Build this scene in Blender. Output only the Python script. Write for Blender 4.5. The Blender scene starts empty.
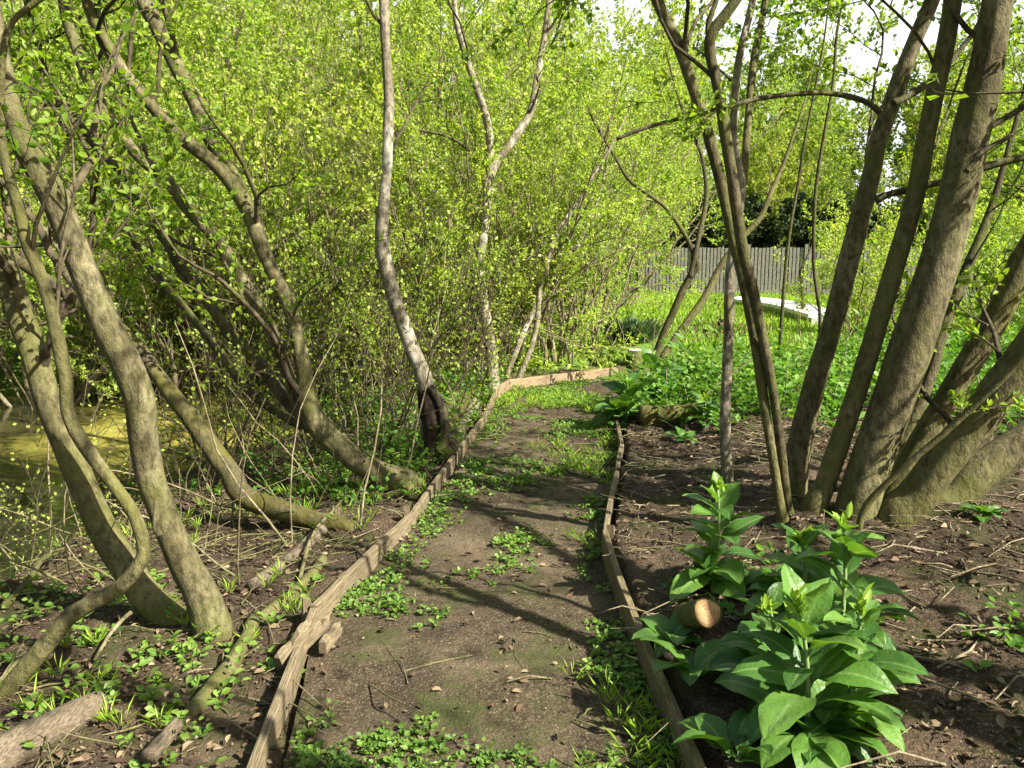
import bpy, math, random
import numpy as np
from mathutils import Vector, Matrix
rng = np.random.default_rng(11); random.seed(5)
S = bpy.context.scene; COL = S.collection
R = math.radians
# ------------------------------------------------------------------ camera, sky, sun, exposure
CAMH = 1.6; PITCH = R(9.2); FPX = 800.0
cam = bpy.data.cameras.new('camera'); cam.sensor_width = 36; cam.lens = FPX / 1024 * 36
cam.clip_start = 0.05; cam.clip_end = 500
camo = bpy.data.objects.new('camera', cam); COL.objects.link(camo)
camo.location = (0, 0, CAMH); camo.rotation_euler = (math.pi / 2 - PITCH, 0, 0); S.camera = camo
SUN_EL = R(41); SUN_AZ = R(122)          # azimuth clockwise from +Y (the view direction)
W = bpy.data.worlds.new('World'); S.world = W; W.use_nodes = True
wn = W.node_tree; sky = wn.nodes.new('ShaderNodeTexSky'); sky.sky_type = 'NISHITA'; sky.sun_disc = False
sky.sun_elevation = SUN_EL; sky.sun_rotation = SUN_AZ; sky.air_density = 1.6; sky.dust_density = 3.0
bg = wn.nodes['Background']; bg.inputs[1].default_value = 0.048
# thin bright cloud over the part of the sky that the view faces
wtc = wn.nodes.new('ShaderNodeTexCoord'); wsep = wn.nodes.new('ShaderNodeSeparateXYZ'); wn.links.new(wtc.outputs['Generated'], wsep.inputs[0])
wno = wn.nodes.new('ShaderNodeTexNoise'); wno.inputs['Scale'].default_value = 3.2; wno.inputs['Detail'].default_value = 6; wn.links.new(wtc.outputs['Generated'], wno.inputs[0])
wadd = wn.nodes.new('ShaderNodeMath'); wadd.operation = 'ADD'; wn.links.new(wsep.outputs[1], wadd.inputs[0]); wn.links.new(wno.outputs[0], wadd.inputs[1])
wrp = wn.nodes.new('ShaderNodeMapRange'); wrp.inputs[1].default_value = .85; wrp.inputs[2].default_value = 1.35; wn.links.new(wadd.outputs[0], wrp.inputs[0])
wmx = wn.nodes.new('ShaderNodeMix'); wmx.data_type = 'RGBA'; wmx.inputs[7].default_value = (10, 10.4, 10.8, 1)
wn.links.new(wrp.outputs[0], wmx.inputs[0]); wn.links.new(sky.outputs[0], wmx.inputs[6]); wn.links.new(wmx.outputs[2], bg.inputs[0])
sl = bpy.data.lights.new('sun', 'SUN'); sl.energy = 5.0; sl.angle = R(0.55); sl.color = (1, .94, .84)
so = bpy.data.objects.new('sun', sl); COL.objects.link(so)
sd_ = Vector((math.sin(SUN_AZ) * math.cos(SUN_EL), math.cos(SUN_AZ) * math.cos(SUN_EL), math.sin(SUN_EL)))
so.rotation_euler = sd_.to_track_quat('Z', 'Y').to_euler(); so.location = (8, -2, 12)
S.view_settings.view_transform = 'Standard'; S.view_settings.look = 'None'
S.view_settings.exposure = 1.58; S.view_settings.gamma = 1.0; S.view_settings.use_curve_mapping = False
S.render.engine = 'CYCLES'
S.cycles.max_bounces = 7; S.cycles.diffuse_bounces = 4; S.cycles.glossy_bounces = 2; S.cycles.transmission_bounces = 3
S.cycles.sample_clamp_indirect = 6

# ------------------------------------------------------------------ pixel helpers (give each traced outline its own real position)
cp, sp_ = math.cos(PITCH), math.sin(PITCH)
def ray(x, y):
    u = (x - 512) / FPX; v = (384 - y) / FPX
    return np.array((u, cp + v * sp_, -sp_ + v * cp))
def P(x, y, d):
    r = ray(x, y); return np.array((0, 0, CAMH)) + r * (d / r[1])
def G(x, y, z=0.0):
    r = ray(x, y); return np.array((0, 0, CAMH)) + r * ((z - CAMH) / r[2])
def nrm(v):
    v = np.asarray(v, float); return v / (np.linalg.norm(v, axis=-1, keepdims=True) + 1e-9)

# ------------------------------------------------------------------ noise
_lat = np.random.default_rng(3).random((256, 256))
def vnoise(x, y):
    x = np.asarray(x, float); y = np.asarray(y, float)
    xi = np.floor(x).astype(int); yi = np.floor(y).astype(int); fx = x - xi; fy = y - yi
    fx = fx * fx * (3 - 2 * fx); fy = fy * fy * (3 - 2 * fy)
    a = _lat[xi % 256, yi % 256]; b = _lat[(xi + 1) % 256, yi % 256]; c = _lat[xi % 256, (yi + 1) % 256]; d = _lat[(xi + 1) % 256, (yi + 1) % 256]
    return (a * (1 - fx) + b * fx) * (1 - fy) + (c * (1 - fx) + d * fx) * fy
def fbm(x, y, o=4):
    s = 0; a = .5
    for k in range(o): s = s + a * vnoise(x * 2 ** k + 17 * k, y * 2 ** k + 31 * k); a *= .5
    return s
def sstep(a, b, x):
    t = np.clip((x - a) / (b - a), 0, 1); return t * t * (3 - 2 * t)

# ------------------------------------------------------------------ path outline and terrain
Lpx = [(278, 768), (306, 669), (317, 610), (367, 560), (416, 512), (456, 463), (486, 416), (496, 395), (512, 383)]
Rpx = [(709, 768), (692, 742), (635, 625), (602, 532), (606, 512), (615, 469), (620, 443), (617, 409), (612, 393)]
LE = [np.array((-.60, -1.5)), np.array((-.66, 1.0))] + [G(x, y, .09)[:2] for x, y in Lpx] + [np.array((1.40, 10.45)), np.array((3.2, 11.4)), np.array((5, 12))]
RE = [np.array((.62, -1.5)), np.array((.60, 1.0))] + [G(x, y, .13)[:2] for x, y in Rpx] + [np.array((1.5, 9.0)), np.array((3.2, 10.0)), np.array((5, 10.6))]
LE = np.array(LE); RE = np.array(RE)
POLY = np.vstack([LE, RE[::-1]])
def path_sd(x, y):
    x = np.asarray(x, float); y = np.asarray(y, float); ins = np.zeros(x.shape, bool); dm = np.full(x.shape, 1e9)
    n = len(POLY)
    for i in range(n):
        ax, ay = POLY[i]; bx, by = POLY[(i + 1) % n]
        c = ((ay > y) != (by > y)) & (x < (bx - ax) * (y - ay) / (by - ay + 1e-12) + ax); ins ^= c
        ex, ey = bx - ax, by - ay; t = np.clip(((x - ax) * ex + (y - ay) * ey) / (ex * ex + ey * ey + 1e-12), 0, 1)
        dm = np.minimum(dm, np.hypot(x - ax - t * ex, y - ay - t * ey))
    return np.where(ins, -dm, dm)
def midx(y):
    return np.interp(y, [0, 3, 5, 7, 9.5, 11], [0, -.15, .0, .35, .6, .6])
def pond_mask(x, y):   # 1 inside the pond
    xe = -2.1 + .35 * np.sin(y * .9) + .3 * (vnoise(y * .8, y * 0 + 3) - .5) - .35 * sstep(6, 3.4, y)
    a = sstep(0.0, .75, xe - x); b = sstep(2.2, 3.6, y); c = sstep(12.2, 10.6, y + .5 * vnoise(x, y)); d = sstep(-11, -9.5, x)
    return a * b * c * d
def H0(x, y):
    x = np.asarray(x, float); y = np.asarray(y, float)
    s = path_sd(x, y); left = x < midx(y)
    left = left | ((y > 10.3) & (x < 1.4))
    n = (fbm(x * 1.3, y * 1.3) - .47)
    zl = .02 - .10 * sstep(.1, 1.6, s) + .10 * n - .62 * pond_mask(x, y) + .16 * sstep(13, 20, y)
    near = sstep(13, 9, y)
    zr = .06 + .16 * sstep(.0, 1.4, s) * near + .10 * n * sstep(0, .5, s) + .05
    z = np.where(left & (y < 13), zl, zr * 1.0)
    z = np.where((y >= 13) & (x < 2), zl * sstep(17, 13, y) + .09 * sstep(13, 17, y), z)
    f = sstep(0.02, .07, s)
    zi = -.06
    return zi * (1 - f) + z * f
def H(x, y):
    return float(H0(np.array([x]), np.array([y]))[0])
def GT(x, y):
    z = 0.0
    for _ in range(12):
        p = G(x, y, z); z = .5 * z + .5 * H(p[0], p[1])
    p = G(x, y, z); return np.array((p[0], p[1], H(p[0], p[1])))

# ------------------------------------------------------------------ mesh accumulation
class Geo:
    def __init__(s): s.v = []; s.f = {3: [], 4: []}; s.m = {3: [], 4: []}; s.n = 0
    def add(s, v, f, mi=0):
        v = np.asarray(v, float).reshape(-1, 3); f = np.asarray(f, int); k = f.shape[1]
        s.v.append(v); s.f[k].append(f + s.n); s.m[k].append(np.full(len(f), mi)); s.n += len(v)
    def tube(s, pts, rad, n=6, mi=0, bump=0.0, cap=True, seed=0):
        pts = np.asarray(pts, float); rad = np.asarray(rad, float); k = len(pts)
        t = np.gradient(pts, axis=0); t = nrm(t)
        a = np.array((1., 0, 0)) if abs(t[0][0]) < .8 else np.array((0, 1., 0))
        u = nrm(a - t[0] * a.dot(t[0])); us = []
        for i in range(k):
            u = u - t[i] * u.dot(t[i]); u = u / (np.linalg.norm(u) + 1e-9); us.append(u)
        us = np.array(us); w = np.cross(t, us)
        ang = np.linspace(0, 2 * math.pi, n, endpoint=False)
        rr = rad[:, None] * np.ones(n)[None]
        if bump:
            L = np.concatenate([[0], np.cumsum(np.linalg.norm(np.diff(pts, axis=0), axis=1))])[:, None] / (rad.mean() + 1e-6)
            q = seed * 7.3
            rr = rr * (1 + bump * (.7 * np.sin(L * .35 + 2 * ang[None] + q) + .5 * np.sin(L * .9 - 3 * ang[None] + q * 2) + .5 * np.sin(L * .17 + ang[None] + q)
                       + 1.2 * (vnoise(L * .8 + q, np.cos(ang)[None] * 1.5 + np.sin(ang)[None] * 2.3 + 9) - .5)))
        v = pts[:, None] + us[:, None] * (np.cos(ang)[None, :, None] * rr[..., None]) + w[:, None] * (np.sin(ang)[None, :, None] * rr[..., None])
        i = np.arange(k - 1)[:, None]; j = np.arange(n)[None]; j2 = (j + 1) % n
        f = np.stack([i * n + j, i * n + j2, (i + 1) * n + j2, (i + 1) * n + j], -1).reshape(-1, 4)
        v = v.reshape(-1, 3)
        if cap:
            v = np.vstack([v, pts[:1], pts[-1:]]); c0, c1 = k * n, k * n + 1; jj = np.arange(n); s0 = s.n
            s.add(v, f, mi)
            tri = np.vstack([np.stack([np.full(n, c0), (jj + 1) % n, jj], 1), np.stack([np.full(n, c1), (k - 1) * n + jj, (k - 1) * n + (jj + 1) % n], 1)])
            s.f[3].append(tri + s0); s.m[3].append(np.full(len(tri), mi))
        else: s.add(v, f, mi)
    def leaves(s, pos, d, size, w=.28, fold=.08, six=False, nup=.8, mi=0, rg=rng):
        pos = np.asarray(pos, float); N = len(pos)
        if N == 0: return
        d = nrm(d); size = np.asarray(size, float).reshape(-1, 1) * np.ones((N, 1))
        n = rg.normal(size=(N, 3)) * .7; n[:, 2] += nup; n = n - d * (n * d).sum(1, keepdims=True); n = nrm(n)
        b = np.cross(d, n)
        droop = n * size * -.1
        if six:
            V = np.stack([pos, pos + d * size * .38 + b * size * w + n * fold * size, pos + d * size * .72 + b * size * w * .85 + n * fold * size + droop * .5,
                          pos + d * size + droop * 1.5, pos + d * size * .72 - b * size * w * .85 + n * fold * size + droop * .5, pos + d * size * .38 - b * size * w + n * fold * size], 1)
            o = np.arange(N)[:, None] * 6
            f = np.vstack([o + np.array([[0, 1, 2, 3]]), o + np.array([[0, 3, 4, 5]])])
        else:
            V = np.stack([pos, pos + d * size * .5 + b * size * w + n * fold * size, pos + d * size, pos + d * size * .5 - b * size * w + n * fold * size], 1)
            o = np.arange(N)[:, None] * 4
            f = np.vstack([o + np.array([[0, 1, 2]]), o + np.array([[0, 2, 3]])])
        s.add(V.reshape(-1, 3), f, mi)
    def mesh(s, name, mats, smooth=True, origin=None):
        v = np.vstack(s.v)
        if origin is not None: v = v - np.asarray(origin)
        me = bpy.data.meshes.new(name); me.vertices.add(len(v)); me.vertices.foreach_set('co', v.astype(np.float32).ravel())
        q = np.vstack(s.f[4]) if s.f[4] else np.zeros((0, 4), int); t = np.vstack(s.f[3]) if s.f[3] else np.zeros((0, 3), int)
        mq = np.concatenate(s.m[4]) if s.m[4] else np.zeros(0, int); mt = np.concatenate(s.m[3]) if s.m[3] else np.zeros(0, int)
        li = np.concatenate([q.ravel(), t.ravel()]); st = np.concatenate([np.arange(len(q)) * 4, len(q) * 4 + np.arange(len(t)) * 3])
        me.loops.add(len(li)); me.loops.foreach_set('vertex_index', li.astype(np.int32))
        me.polygons.add(len(st)); me.polygons.foreach_set('loop_start', st.astype(np.int32))
        me.polygons.foreach_set('material_index', np.concatenate([mq, mt]).astype(np.int32))
        if not isinstance(mats, (list, tuple)): mats = [mats]
        for m in mats: me.materials.append(getattr(m, "m", m))
        me.update(calc_edges=True); me.validate()
        me.polygons.foreach_set('use_smooth', np.full(len(me.polygons), smooth)); me.update()
        return me
def link(name, me, parent=None, loc=None):
    o = bpy.data.objects.new(name, me); COL.objects.link(o)
    if parent is not None: o.parent = parent
    if loc is not None: o.location = loc
    return o
def tag(o, label=None, cat=None, group=None, kind=None):
    if label: o['label'] = label
    if cat: o['category'] = cat
    if group: o['group'] = group
    if kind: o['kind'] = kind
    return o
def thing(name, loc, label, cat, group=None):
    o = bpy.data.objects.new(name, None); COL.objects.link(o); o.location = loc; o.empty_display_size = .1
    return tag(o, label, cat, group)
def dup(root, loc, rz, sc, label=None, group=None):
    r = root.copy(); COL.objects.link(r); r.location = loc; r.rotation_euler = (0, 0, rz); r.scale = sc
    if label: r['label'] = label
    if group: r['group'] = group
    for ch in list(root.children):
        c = ch.copy(); COL.objects.link(c); c.parent = r
    return r

# ------------------------------------------------------------------ materials
class M:
    def __init__(s, name):
        s.m = bpy.data.materials.new(name); s.m.use_nodes = True; s.t = s.m.node_tree; s.N = s.t.nodes; s.L = s.t.links
        s.b = s.N['Principled BSDF']; s.out = s.N['Material Output']; s.tc = s.N.new('ShaderNodeTexCoord')
    def noise(s, sc, det=4, rough=.6, vec='Object', stretch=None, dist=0):
        n = s.N.new('ShaderNodeTexNoise'); n.inputs['Scale'].default_value = sc; n.inputs['Detail'].default_value = det; n.inputs['Roughness'].default_value = rough
        n.inputs['Distortion'].default_value = dist
        v = s.tc.outputs[vec]
        if stretch:
            mp = s.N.new('ShaderNodeMapping'); mp.inputs['Scale'].default_value = stretch; s.L.new(v, mp.inputs[0]); v = mp.outputs[0]
        s.L.new(v, n.inputs['Vector']); return n.outputs[0]
    def voro(s, sc, feature='F1', out=0):
        n = s.N.new('ShaderNodeTexVoronoi'); n.inputs['Scale'].default_value = sc; n.feature = feature; s.L.new(s.tc.outputs['Object'], n.inputs['Vector']); return n.outputs[out]
    def ramp(s, fac, stops):
        r = s.N.new('ShaderNodeValToRGB'); e = r.color_ramp.elements
        while len(e) < len(stops): e.new(.5)
        for i, (p, c) in enumerate(stops): e[i].position = p; e[i].color = (c, c, c, 1) if isinstance(c, (int, float)) else (*c, 1)
        s.L.new(fac, r.inputs[0]); return r.outputs[0]
    def mix(s, fac, a, b, mode='MIX'):
        n = s.N.new('ShaderNodeMix'); n.data_type = 'RGBA'; n.blend_type = mode
        for sock, val in ((n.inputs['Factor'], fac), (n.inputs[6], a), (n.inputs[7], b)):
            if isinstance(val, (int, float)): sock.default_value = val
            elif isinstance(val, tuple): sock.default_value = (*val, 1)
            else: s.L.new(val, sock)
        return n.outputs[2]
    def math(s, op, a, b=0.):
        n = s.N.new('ShaderNodeMath'); n.operation = op
        for sock, val in ((n.inputs[0], a), (n.inputs[1], b)):
            if isinstance(val, (int, float)): sock.default_value = val
            else: s.L.new(val, sock)
        return n.outputs[0]
    def bump(s, h, st=.5, dist=.01):
        n = s.N.new('ShaderNodeBump'); n.inputs['Strength'].default_value = st; n.inputs['Distance'].default_value = dist; s.L.new(h, n.inputs['Height']); s.L.new(n.outputs[0], s.b.inputs['Normal']); return n.outputs[0]
    def col(s, c):
        if isinstance(c, tuple): s.b.inputs['Base Color'].default_value = (*c, 1)
        else: s.L.new(c, s.b.inputs['Base Color'])
    def rough(s, r, spec=.3):
        s.b.inputs['Roughness'].default_value = r; s.b.inputs['Specular IOR Level'].default_value = spec

def leaf_mat(name, c0, c1, c2, trans=.5, tcol=(1.28, 1.38, .5), rough=.5, vary=True):
    m = M(name); g = m.N.new('ShaderNodeNewGeometry'); oi = m.N.new('ShaderNodeObjectInfo')
    c = m.ramp(g.outputs['Random Per Island'], [(0, c0), (.5, c1), (1, c2)])
    n = m.noise(.9, 2, .5)
    c = m.mix(1.0, c, m.ramp(n, [(.3, (.72, .78, .7)), (.7, (1.2, 1.15, 1.1))]), 'MULTIPLY')
    if vary: c = m.mix(1.0, c, m.ramp(oi.outputs['Random'], [(0, (.8, .9, .85)), (1, (1.15, 1.05, 1.0))]), 'MULTIPLY')
    m.col(c); m.rough(rough, .35)
    tr = m.N.new('ShaderNodeBsdfTranslucent'); m.L.new(m.mix(1.0, c, tcol, 'MULTIPLY'), tr.inputs[0])
    mx = m.N.new('ShaderNodeMixShader'); mx.inputs[0].default_value = trans; m.L.new(m.b.outputs[0], mx.inputs[1]); m.L.new(tr.outputs[0], mx.inputs[2]); m.L.new(mx.outputs[0], m.out.inputs[0])
    return m.m
def bark_mat(name, a, b, moss=.3, mosscol=(.10, .11, .025), pale=None):
    m = M(name)
    n1 = m.noise(5, 6, .65, stretch=(1, 1, .35)); n2 = m.noise(34, 5, .7, stretch=(1, 1, .5)); n3 = m.noise(3.1, 4, .6)
    c = m.mix(m.ramp(n1, [(.38, 0.), (.6, 1.)]), a, b)
    c = m.mix(m.ramp(n2, [(.38, .8), (.58, 0.)]), c, tuple(x * .35 for x in a))
    if pale: c = m.mix(m.ramp(m.noise(7, 3, .55, stretch=(1, 1, .6)), [(.55, 0.), (.66, .8)]), c, pale)
    if moss: c = m.mix(m.ramp(n3, [(.62 - moss * .4, 0.), (.86 - moss * .4, .85)]), c, mosscol)
    sx = m.N.new('ShaderNodeSeparateXYZ'); m.L.new(m.tc.outputs['Object'], sx.inputs[0])
    ft = m.ramp(m.math('ADD', m.math('MULTIPLY', sx.outputs[2], 1.6), m.noise(9, 5, .7)), [(.48, .6), (.8, 0.)]) if moss else 0.
    c = m.mix(ft, c, mosscol)
    sp = m.voro(60); c = m.mix(m.ramp(sp, [(.08, .45), (.2, 0.)]), c, tuple(x * .4 for x in a))
    m.col(c); m.rough(.85, .2)
    m.bump(m.math('ADD', m.noise(22, 6, .7, stretch=(1, 1, .55)), m.math('MULTIPLY', n2, .5)), .9, .02); return m.m
def wood_mat(name, a, b, c, axis=(.6, 9, 9), dirt=.4):
    m = M(name); n = m.noise(6, 6, .65, stretch=axis, dist=.4); n2 = m.noise(22, 4, .6, stretch=axis); n3 = m.noise(3.0, 4, .6)
    k = m.mix(m.ramp(n, [(.3, 0.), (.7, 1.)]), a, b); k = m.mix(m.ramp(n2, [(.42, .7), (.55, 0.)]), k, c)
    k = m.mix(m.ramp(n3, [(.5, 0.), (.7, dirt)]), k, (.06, .055, .03))
    m.col(k); m.rough(.85, .2); m.bump(m.math('ADD', n2, n), .6, .008); return m.m

BARK = bark_mat('bark_grey_green', (.098, .084, .038), (.225, .20, .105), .36)
BARK_DK = bark_mat('bark_dark_olive', (.06, .05, .025), (.135, .115, .06), .45)
BARK_PALE = bark_mat('bark_pale', (.20, .17, .11), (.36, .32, .23), .16, pale=(.50, .47, .38))
BARK_OL = bark_mat('bark_olive_smooth', (.095, .085, .036), (.205, .185, .083), .5, (.11, .112, .028))
MOSSY = bark_mat('bark_mossy', (.055, .046, .028), (.13, .11, .065), .45, (.10, .095, .014))
ROT = bark_mat('rotten_wood', (.022, .015, .01), (.07, .045, .027), .15, (.05, .055, .012))
TWIG = bark_mat('twig_bark', (.07, .055, .03), (.14, .115, .065), .2)
TWIGF = bark_mat('twig_bark_far', (.20, .165, .095), (.34, .285, .18), .1)
LEAFN = leaf_mat('leaf_near', (.14, .24, .025), (.21, .33, .035), (.30, .40, .05), .55)
LEAFM = leaf_mat('leaf_thicket', (.28, .40, .06), (.37, .485, .085), (.48, .55, .13), .5)
LEAFF = leaf_mat('leaf_far', (.20, .28, .05), (.28, .36, .07), (.36, .43, .10), .5)
HERB = leaf_mat('leaf_herb', (.07, .17, .02), (.11, .24, .025), (.17, .31, .04), .4, vary=False)
WEED = leaf_mat('leaf_weed', (.10, .19, .03), (.14, .25, .04), (.20, .30, .06), .35, vary=False)
EVER = leaf_mat('leaf_evergreen', (.018, .035, .012), (.03, .055, .016), (.045, .075, .02), .15, rough=.6)
GRASSM = leaf_mat('grass_blade', (.20, .34, .025), (.28, .43, .04), (.36, .47, .07), .4, vary=False)
BLUEG = leaf_mat('leaf_blue_green', (.06, .11, .06), (.10, .16, .09), (.14, .21, .12), .25)
LITTER = leaf_mat('leaf_dead', (.05, .03, .018), (.12, .08, .048), (.28, .21, .135), .1, (1, 1, 1), .9, vary=False)

# ------------------------------------------------------------------ ground, path, water
def axis(segs):
    out = [segs[0][0]]
    for a, b, st in segs:
        n = max(1, int(round((b - a) / st))); out += list(a + (b - a) * (np.arange(1, n + 1) / n))
    return np.array(out)
gx = axis([(-120, -40, 10), (-40, -14, 2), (-14, -5, .3), (-5, -3.2, .08), (-3.2, 3.6, .03), (3.6, 8, .12), (8, 16, .6), (16, 40, 2), (40, 140, 12)])
gy = axis([(-30, -4, 4), (-4, 1.4, .3), (1.4, 7.2, .03), (7.2, 13, .08), (13, 20, .35), (20, 50, 1.5), (50, 260, 15)])
X, Y = np.meshgrid(gx, gy)
def ground_detail(x, y):
    s = path_sd(x, y); k = sstep(.04, .16, s) * sstep(24, 10, y)
    return k * (.075 * (fbm(x * 6, y * 6, 3) - .44) + .045 * (fbm(x * 19, y * 19, 3) - .44))
Z = H0(X, Y) + ground_detail(X, Y)
def HD(x, y):
    x = np.asarray(x, float); y = np.asarray(y, float); s = path_sd(x, y)
    return np.where(s < 0, path_z(x, y), H0(x, y) + ground_detail(x, y))
def path_z(x, y):
    return .012 + .05 * (fbm(x * 1.7, y * 1.7, 3) - .45) + .026 * (fbm(x * 9, y * 9, 3) - .45) + .014 * (fbm(x * 30, y * 30, 2) - .37)
def grid_obj(name, X, Y, Z, mat):
    ny, nx = X.shape; g = Geo(); i = np.arange(ny - 1)[:, None]; j = np.arange(nx - 1)[None]
    f = np.stack([i * nx + j, i * nx + j + 1, (i + 1) * nx + j + 1, (i + 1) * nx + j], -1).reshape(-1, 4)
    g.add(np.stack([X, Y, Z], -1).reshape(-1, 3), f); return link(name, g.mesh(name, mat))
def soil_mat(name, dark, mid, light, green=None, chips=True, lawn=False):
    m = M(name); n1 = m.noise(1.6, 6, .65); n2 = m.noise(24, 6, .75); n3 = m.noise(90, 3, .7)
    c = m.mix(m.ramp(n2, [(.33, 0.), (.66, 1.)]), dark, mid)
    c = m.mix(m.ramp(n1, [(.46, 0.), (.7, .75)]), c, light)
    c = m.mix(m.ramp(n3, [(.54, 0.), (.7, .6)]), c, tuple(min(1, x * 1.7) for x in light))
    c = m.mix(m.ramp(m.noise(1.1, 5, .62, dist=.6), [(.36, .6), (.56, 0.)]), c, dark)
    c = m.mix(m.ramp(m.voro(38), [(.10, .75), (.16, 0.)]), c, tuple(min(1, x * 1.35) for x in light))
    if chips: c = m.mix(m.ramp(m.noise(140, 2, .5), [(.62, 0.), (.68, .8)]), c, (.24, .19, .14))
    if green: c = m.mix(m.ramp(m.noise(2.6, 6, .72), [(.50, 0.), (.62, .7)]), c, green)
    if lawn:
        sx = m.N.new('ShaderNodeSeparateXYZ'); m.L.new(m.tc.outputs['Object'], sx.inputs[0])
        f = m.ramp(m.math('MULTIPLY', m.math('ADD', sx.outputs[1], m.math('MULTIPLY', m.noise(.6, 3), 3.0)), .04), [(.46, 0.), (.56, 1.)])
        c = m.mix(f, c, m.mix(m.noise(8, 5, .7), (.07, .15, .015), (.16, .27, .03)))
    m.col(c); m.rough(.95, .15)
    m.bump(m.math('ADD', n2, m.math('MULTIPLY', n3, .6)), .9, .02); return m.m
SOIL = soil_mat('soil', (.016, .011, .007), (.088, .061, .036), (.15, .108, .067), (.045, .06, .015), lawn=True)
PATHM = soil_mat('path_soil', (.022, .016, .009), (.10, .076, .045), (.18, .142, .088), (.06, .075, .02))
tag(grid_obj('ground', X, Y, Z, SOIL), kind='structure')
def resamp(P_, n):
    d = np.concatenate([[0], np.cumsum(np.linalg.norm(np.diff(P_, axis=0), axis=1))]); s = np.linspace(0, d[-1], n)
    return np.stack([np.interp(s, d, P_[:, k]) for k in range(P_.shape[1])], 1)
A_, B_ = resamp(LE, 460), resamp(RE, 460)
tt = np.linspace(-.012, 1.012, 46)[None, :, None]
PXY = A_[:, None] * (1 - tt) + B_[:, None] * tt
tag(grid_obj('path', PXY[..., 0], PXY[..., 1], path_z(PXY[..., 0], PXY[..., 1]), PATHM), kind='structure')
wm = M('pond_water')
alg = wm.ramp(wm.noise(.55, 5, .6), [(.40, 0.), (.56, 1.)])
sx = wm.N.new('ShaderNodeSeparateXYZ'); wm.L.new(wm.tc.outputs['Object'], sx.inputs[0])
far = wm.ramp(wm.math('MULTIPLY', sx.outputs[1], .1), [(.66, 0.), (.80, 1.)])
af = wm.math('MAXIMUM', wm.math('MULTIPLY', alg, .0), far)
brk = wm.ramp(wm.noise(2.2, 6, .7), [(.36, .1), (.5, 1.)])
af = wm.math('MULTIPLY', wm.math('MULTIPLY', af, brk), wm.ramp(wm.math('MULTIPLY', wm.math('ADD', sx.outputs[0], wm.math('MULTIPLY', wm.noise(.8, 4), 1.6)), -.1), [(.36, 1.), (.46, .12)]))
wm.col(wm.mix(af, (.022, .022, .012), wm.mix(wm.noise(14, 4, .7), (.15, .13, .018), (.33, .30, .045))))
rr_ = wm.math('ADD', wm.math('MULTIPLY', af, .75), .08); wm.L.new(rr_, wm.b.inputs['Roughness']); wm.bump(wm.noise(16, 3), .08, .01)
wx, wy = np.meshgrid(np.linspace(-11.5, -1.6, 40), np.linspace(1.8, 12.6, 40))
tag(grid_obj('pond_water', wx, wy, wx * 0 - .33, wm.m), kind='structure')

# ------------------------------------------------------------------ edging boards
EDGE = wood_mat('edging_wood', (.165, .13, .075), (.27, .22, .135), (.08, .062, .036))
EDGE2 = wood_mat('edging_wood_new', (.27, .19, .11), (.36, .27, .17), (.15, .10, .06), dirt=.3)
EDGE3 = wood_mat('edging_wood_green', (.15, .12, .06), (.23, .185, .10), (.07, .055, .03))
def board(p0, p1, top0, top1, bot, th, mat, label, cat='edging board', lean=0, name='edging_board', ragged=.0018, grp=None):
    p0 = np.array(p0); p1 = np.array(p1); L = np.linalg.norm(p1 - p0); n = max(8, int(L / .035)); g = Geo()
    s = np.linspace(0, L, n); top = np.interp(s, [0, L], [top0, top1]) + ragged * (vnoise(s * 9 + L * 31, s * 0) - .5) * 2 + ragged * .6 * (vnoise(s * 31, s * 0 + L) - .5)
    bow = .008 * np.sin(s / L * math.pi)
    prof = []
    h = th / 2; e = .004
    for i in range(n):
        t = top[i]; w = h * (1 + .04 * (vnoise(s[i] * 9, L) - .5))
        prof.append([(s[i], -h + bow[i], bot), (s[i], -w + bow[i], (t + bot) / 2), (s[i], -w + bow[i], t - e), (s[i], -w + e + bow[i], t), (s[i], w - e + bow[i], t), (s[i], w + bow[i], t - e), (s[i], w + bow[i], (t + bot) / 2), (s[i], h + bow[i], bot)])
    v = np.array(prof).reshape(-1, 3); v[:, 1] += lean * (v[:, 2] - bot); k = 8
    i = np.arange(n - 1)[:, None]; j = np.arange(k)[None]; j2 = (j + 1) % k
    f = np.stack([i * k + j, i * k + j2, (i + 1) * k + j2, (i + 1) * k + j], -1).reshape(-1, 4); g.add(v, f)
    for o in (0, (n - 1) * k):
        q = np.array([[o, o + 1, o + 6, o + 7], [o + 1, o + 2, o + 5, o + 6], [o + 2, o + 3, o + 4, o + 5]]); g.f[4].append(q if o else q[:, ::-1]); g.m[4].append(np.zeros(3, int))
    me = g.mesh(name, mat, smooth=False); ob = link(name, me)
    a = math.atan2(p1[1] - p0[1], p1[0] - p0[0]); ob.location = (p0[0], p0[1], 0); ob.rotation_euler = (0, 0, a)
    return tag(ob, label, cat, grp)
def off(p, q, o):
    d = nrm(q - p); return np.array((-d[1], d[0])) * o
gl = 'boards edging the pond side of the path'; gr_ = 'boards edging the planted side of the path'; gf = 'boards closing the far bend of the path'
LB = [(1, 4, .085, .10, EDGE, 'weathered edging board in front, split end by the broken stakes'),
      (4, 6, .11, .095, EDGE, 'grey brown edging board running from the broken stakes toward the hollow tree'),
      (6, 8, .10, .10, EDGE, 'edging board alongside the rotten log pile and hollow tree')]
for a, b, t0, t1, m, lb in LB:
    p, q = LE[a], LE[b]; o = off(p, q, .016); board(p + o, q + o, t0, t1, -.12, .032, m, lb, grp=gl)
p, q = LE[8], LE[9] ; o = off(p, q, .016); board(p + o, q + o, .09, .12, -.12, .032, EDGE, 'short edging board with slatted shadows beyond the log pile', grp=gl)
p, q = LE[9], LE[10]; o = off(p, q, .016); board(p + o, q + o, .15, .14, -.12, .034, EDGE2, 'short orange brown edging board at the foot of the pale forked tree', grp=gl)
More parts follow.
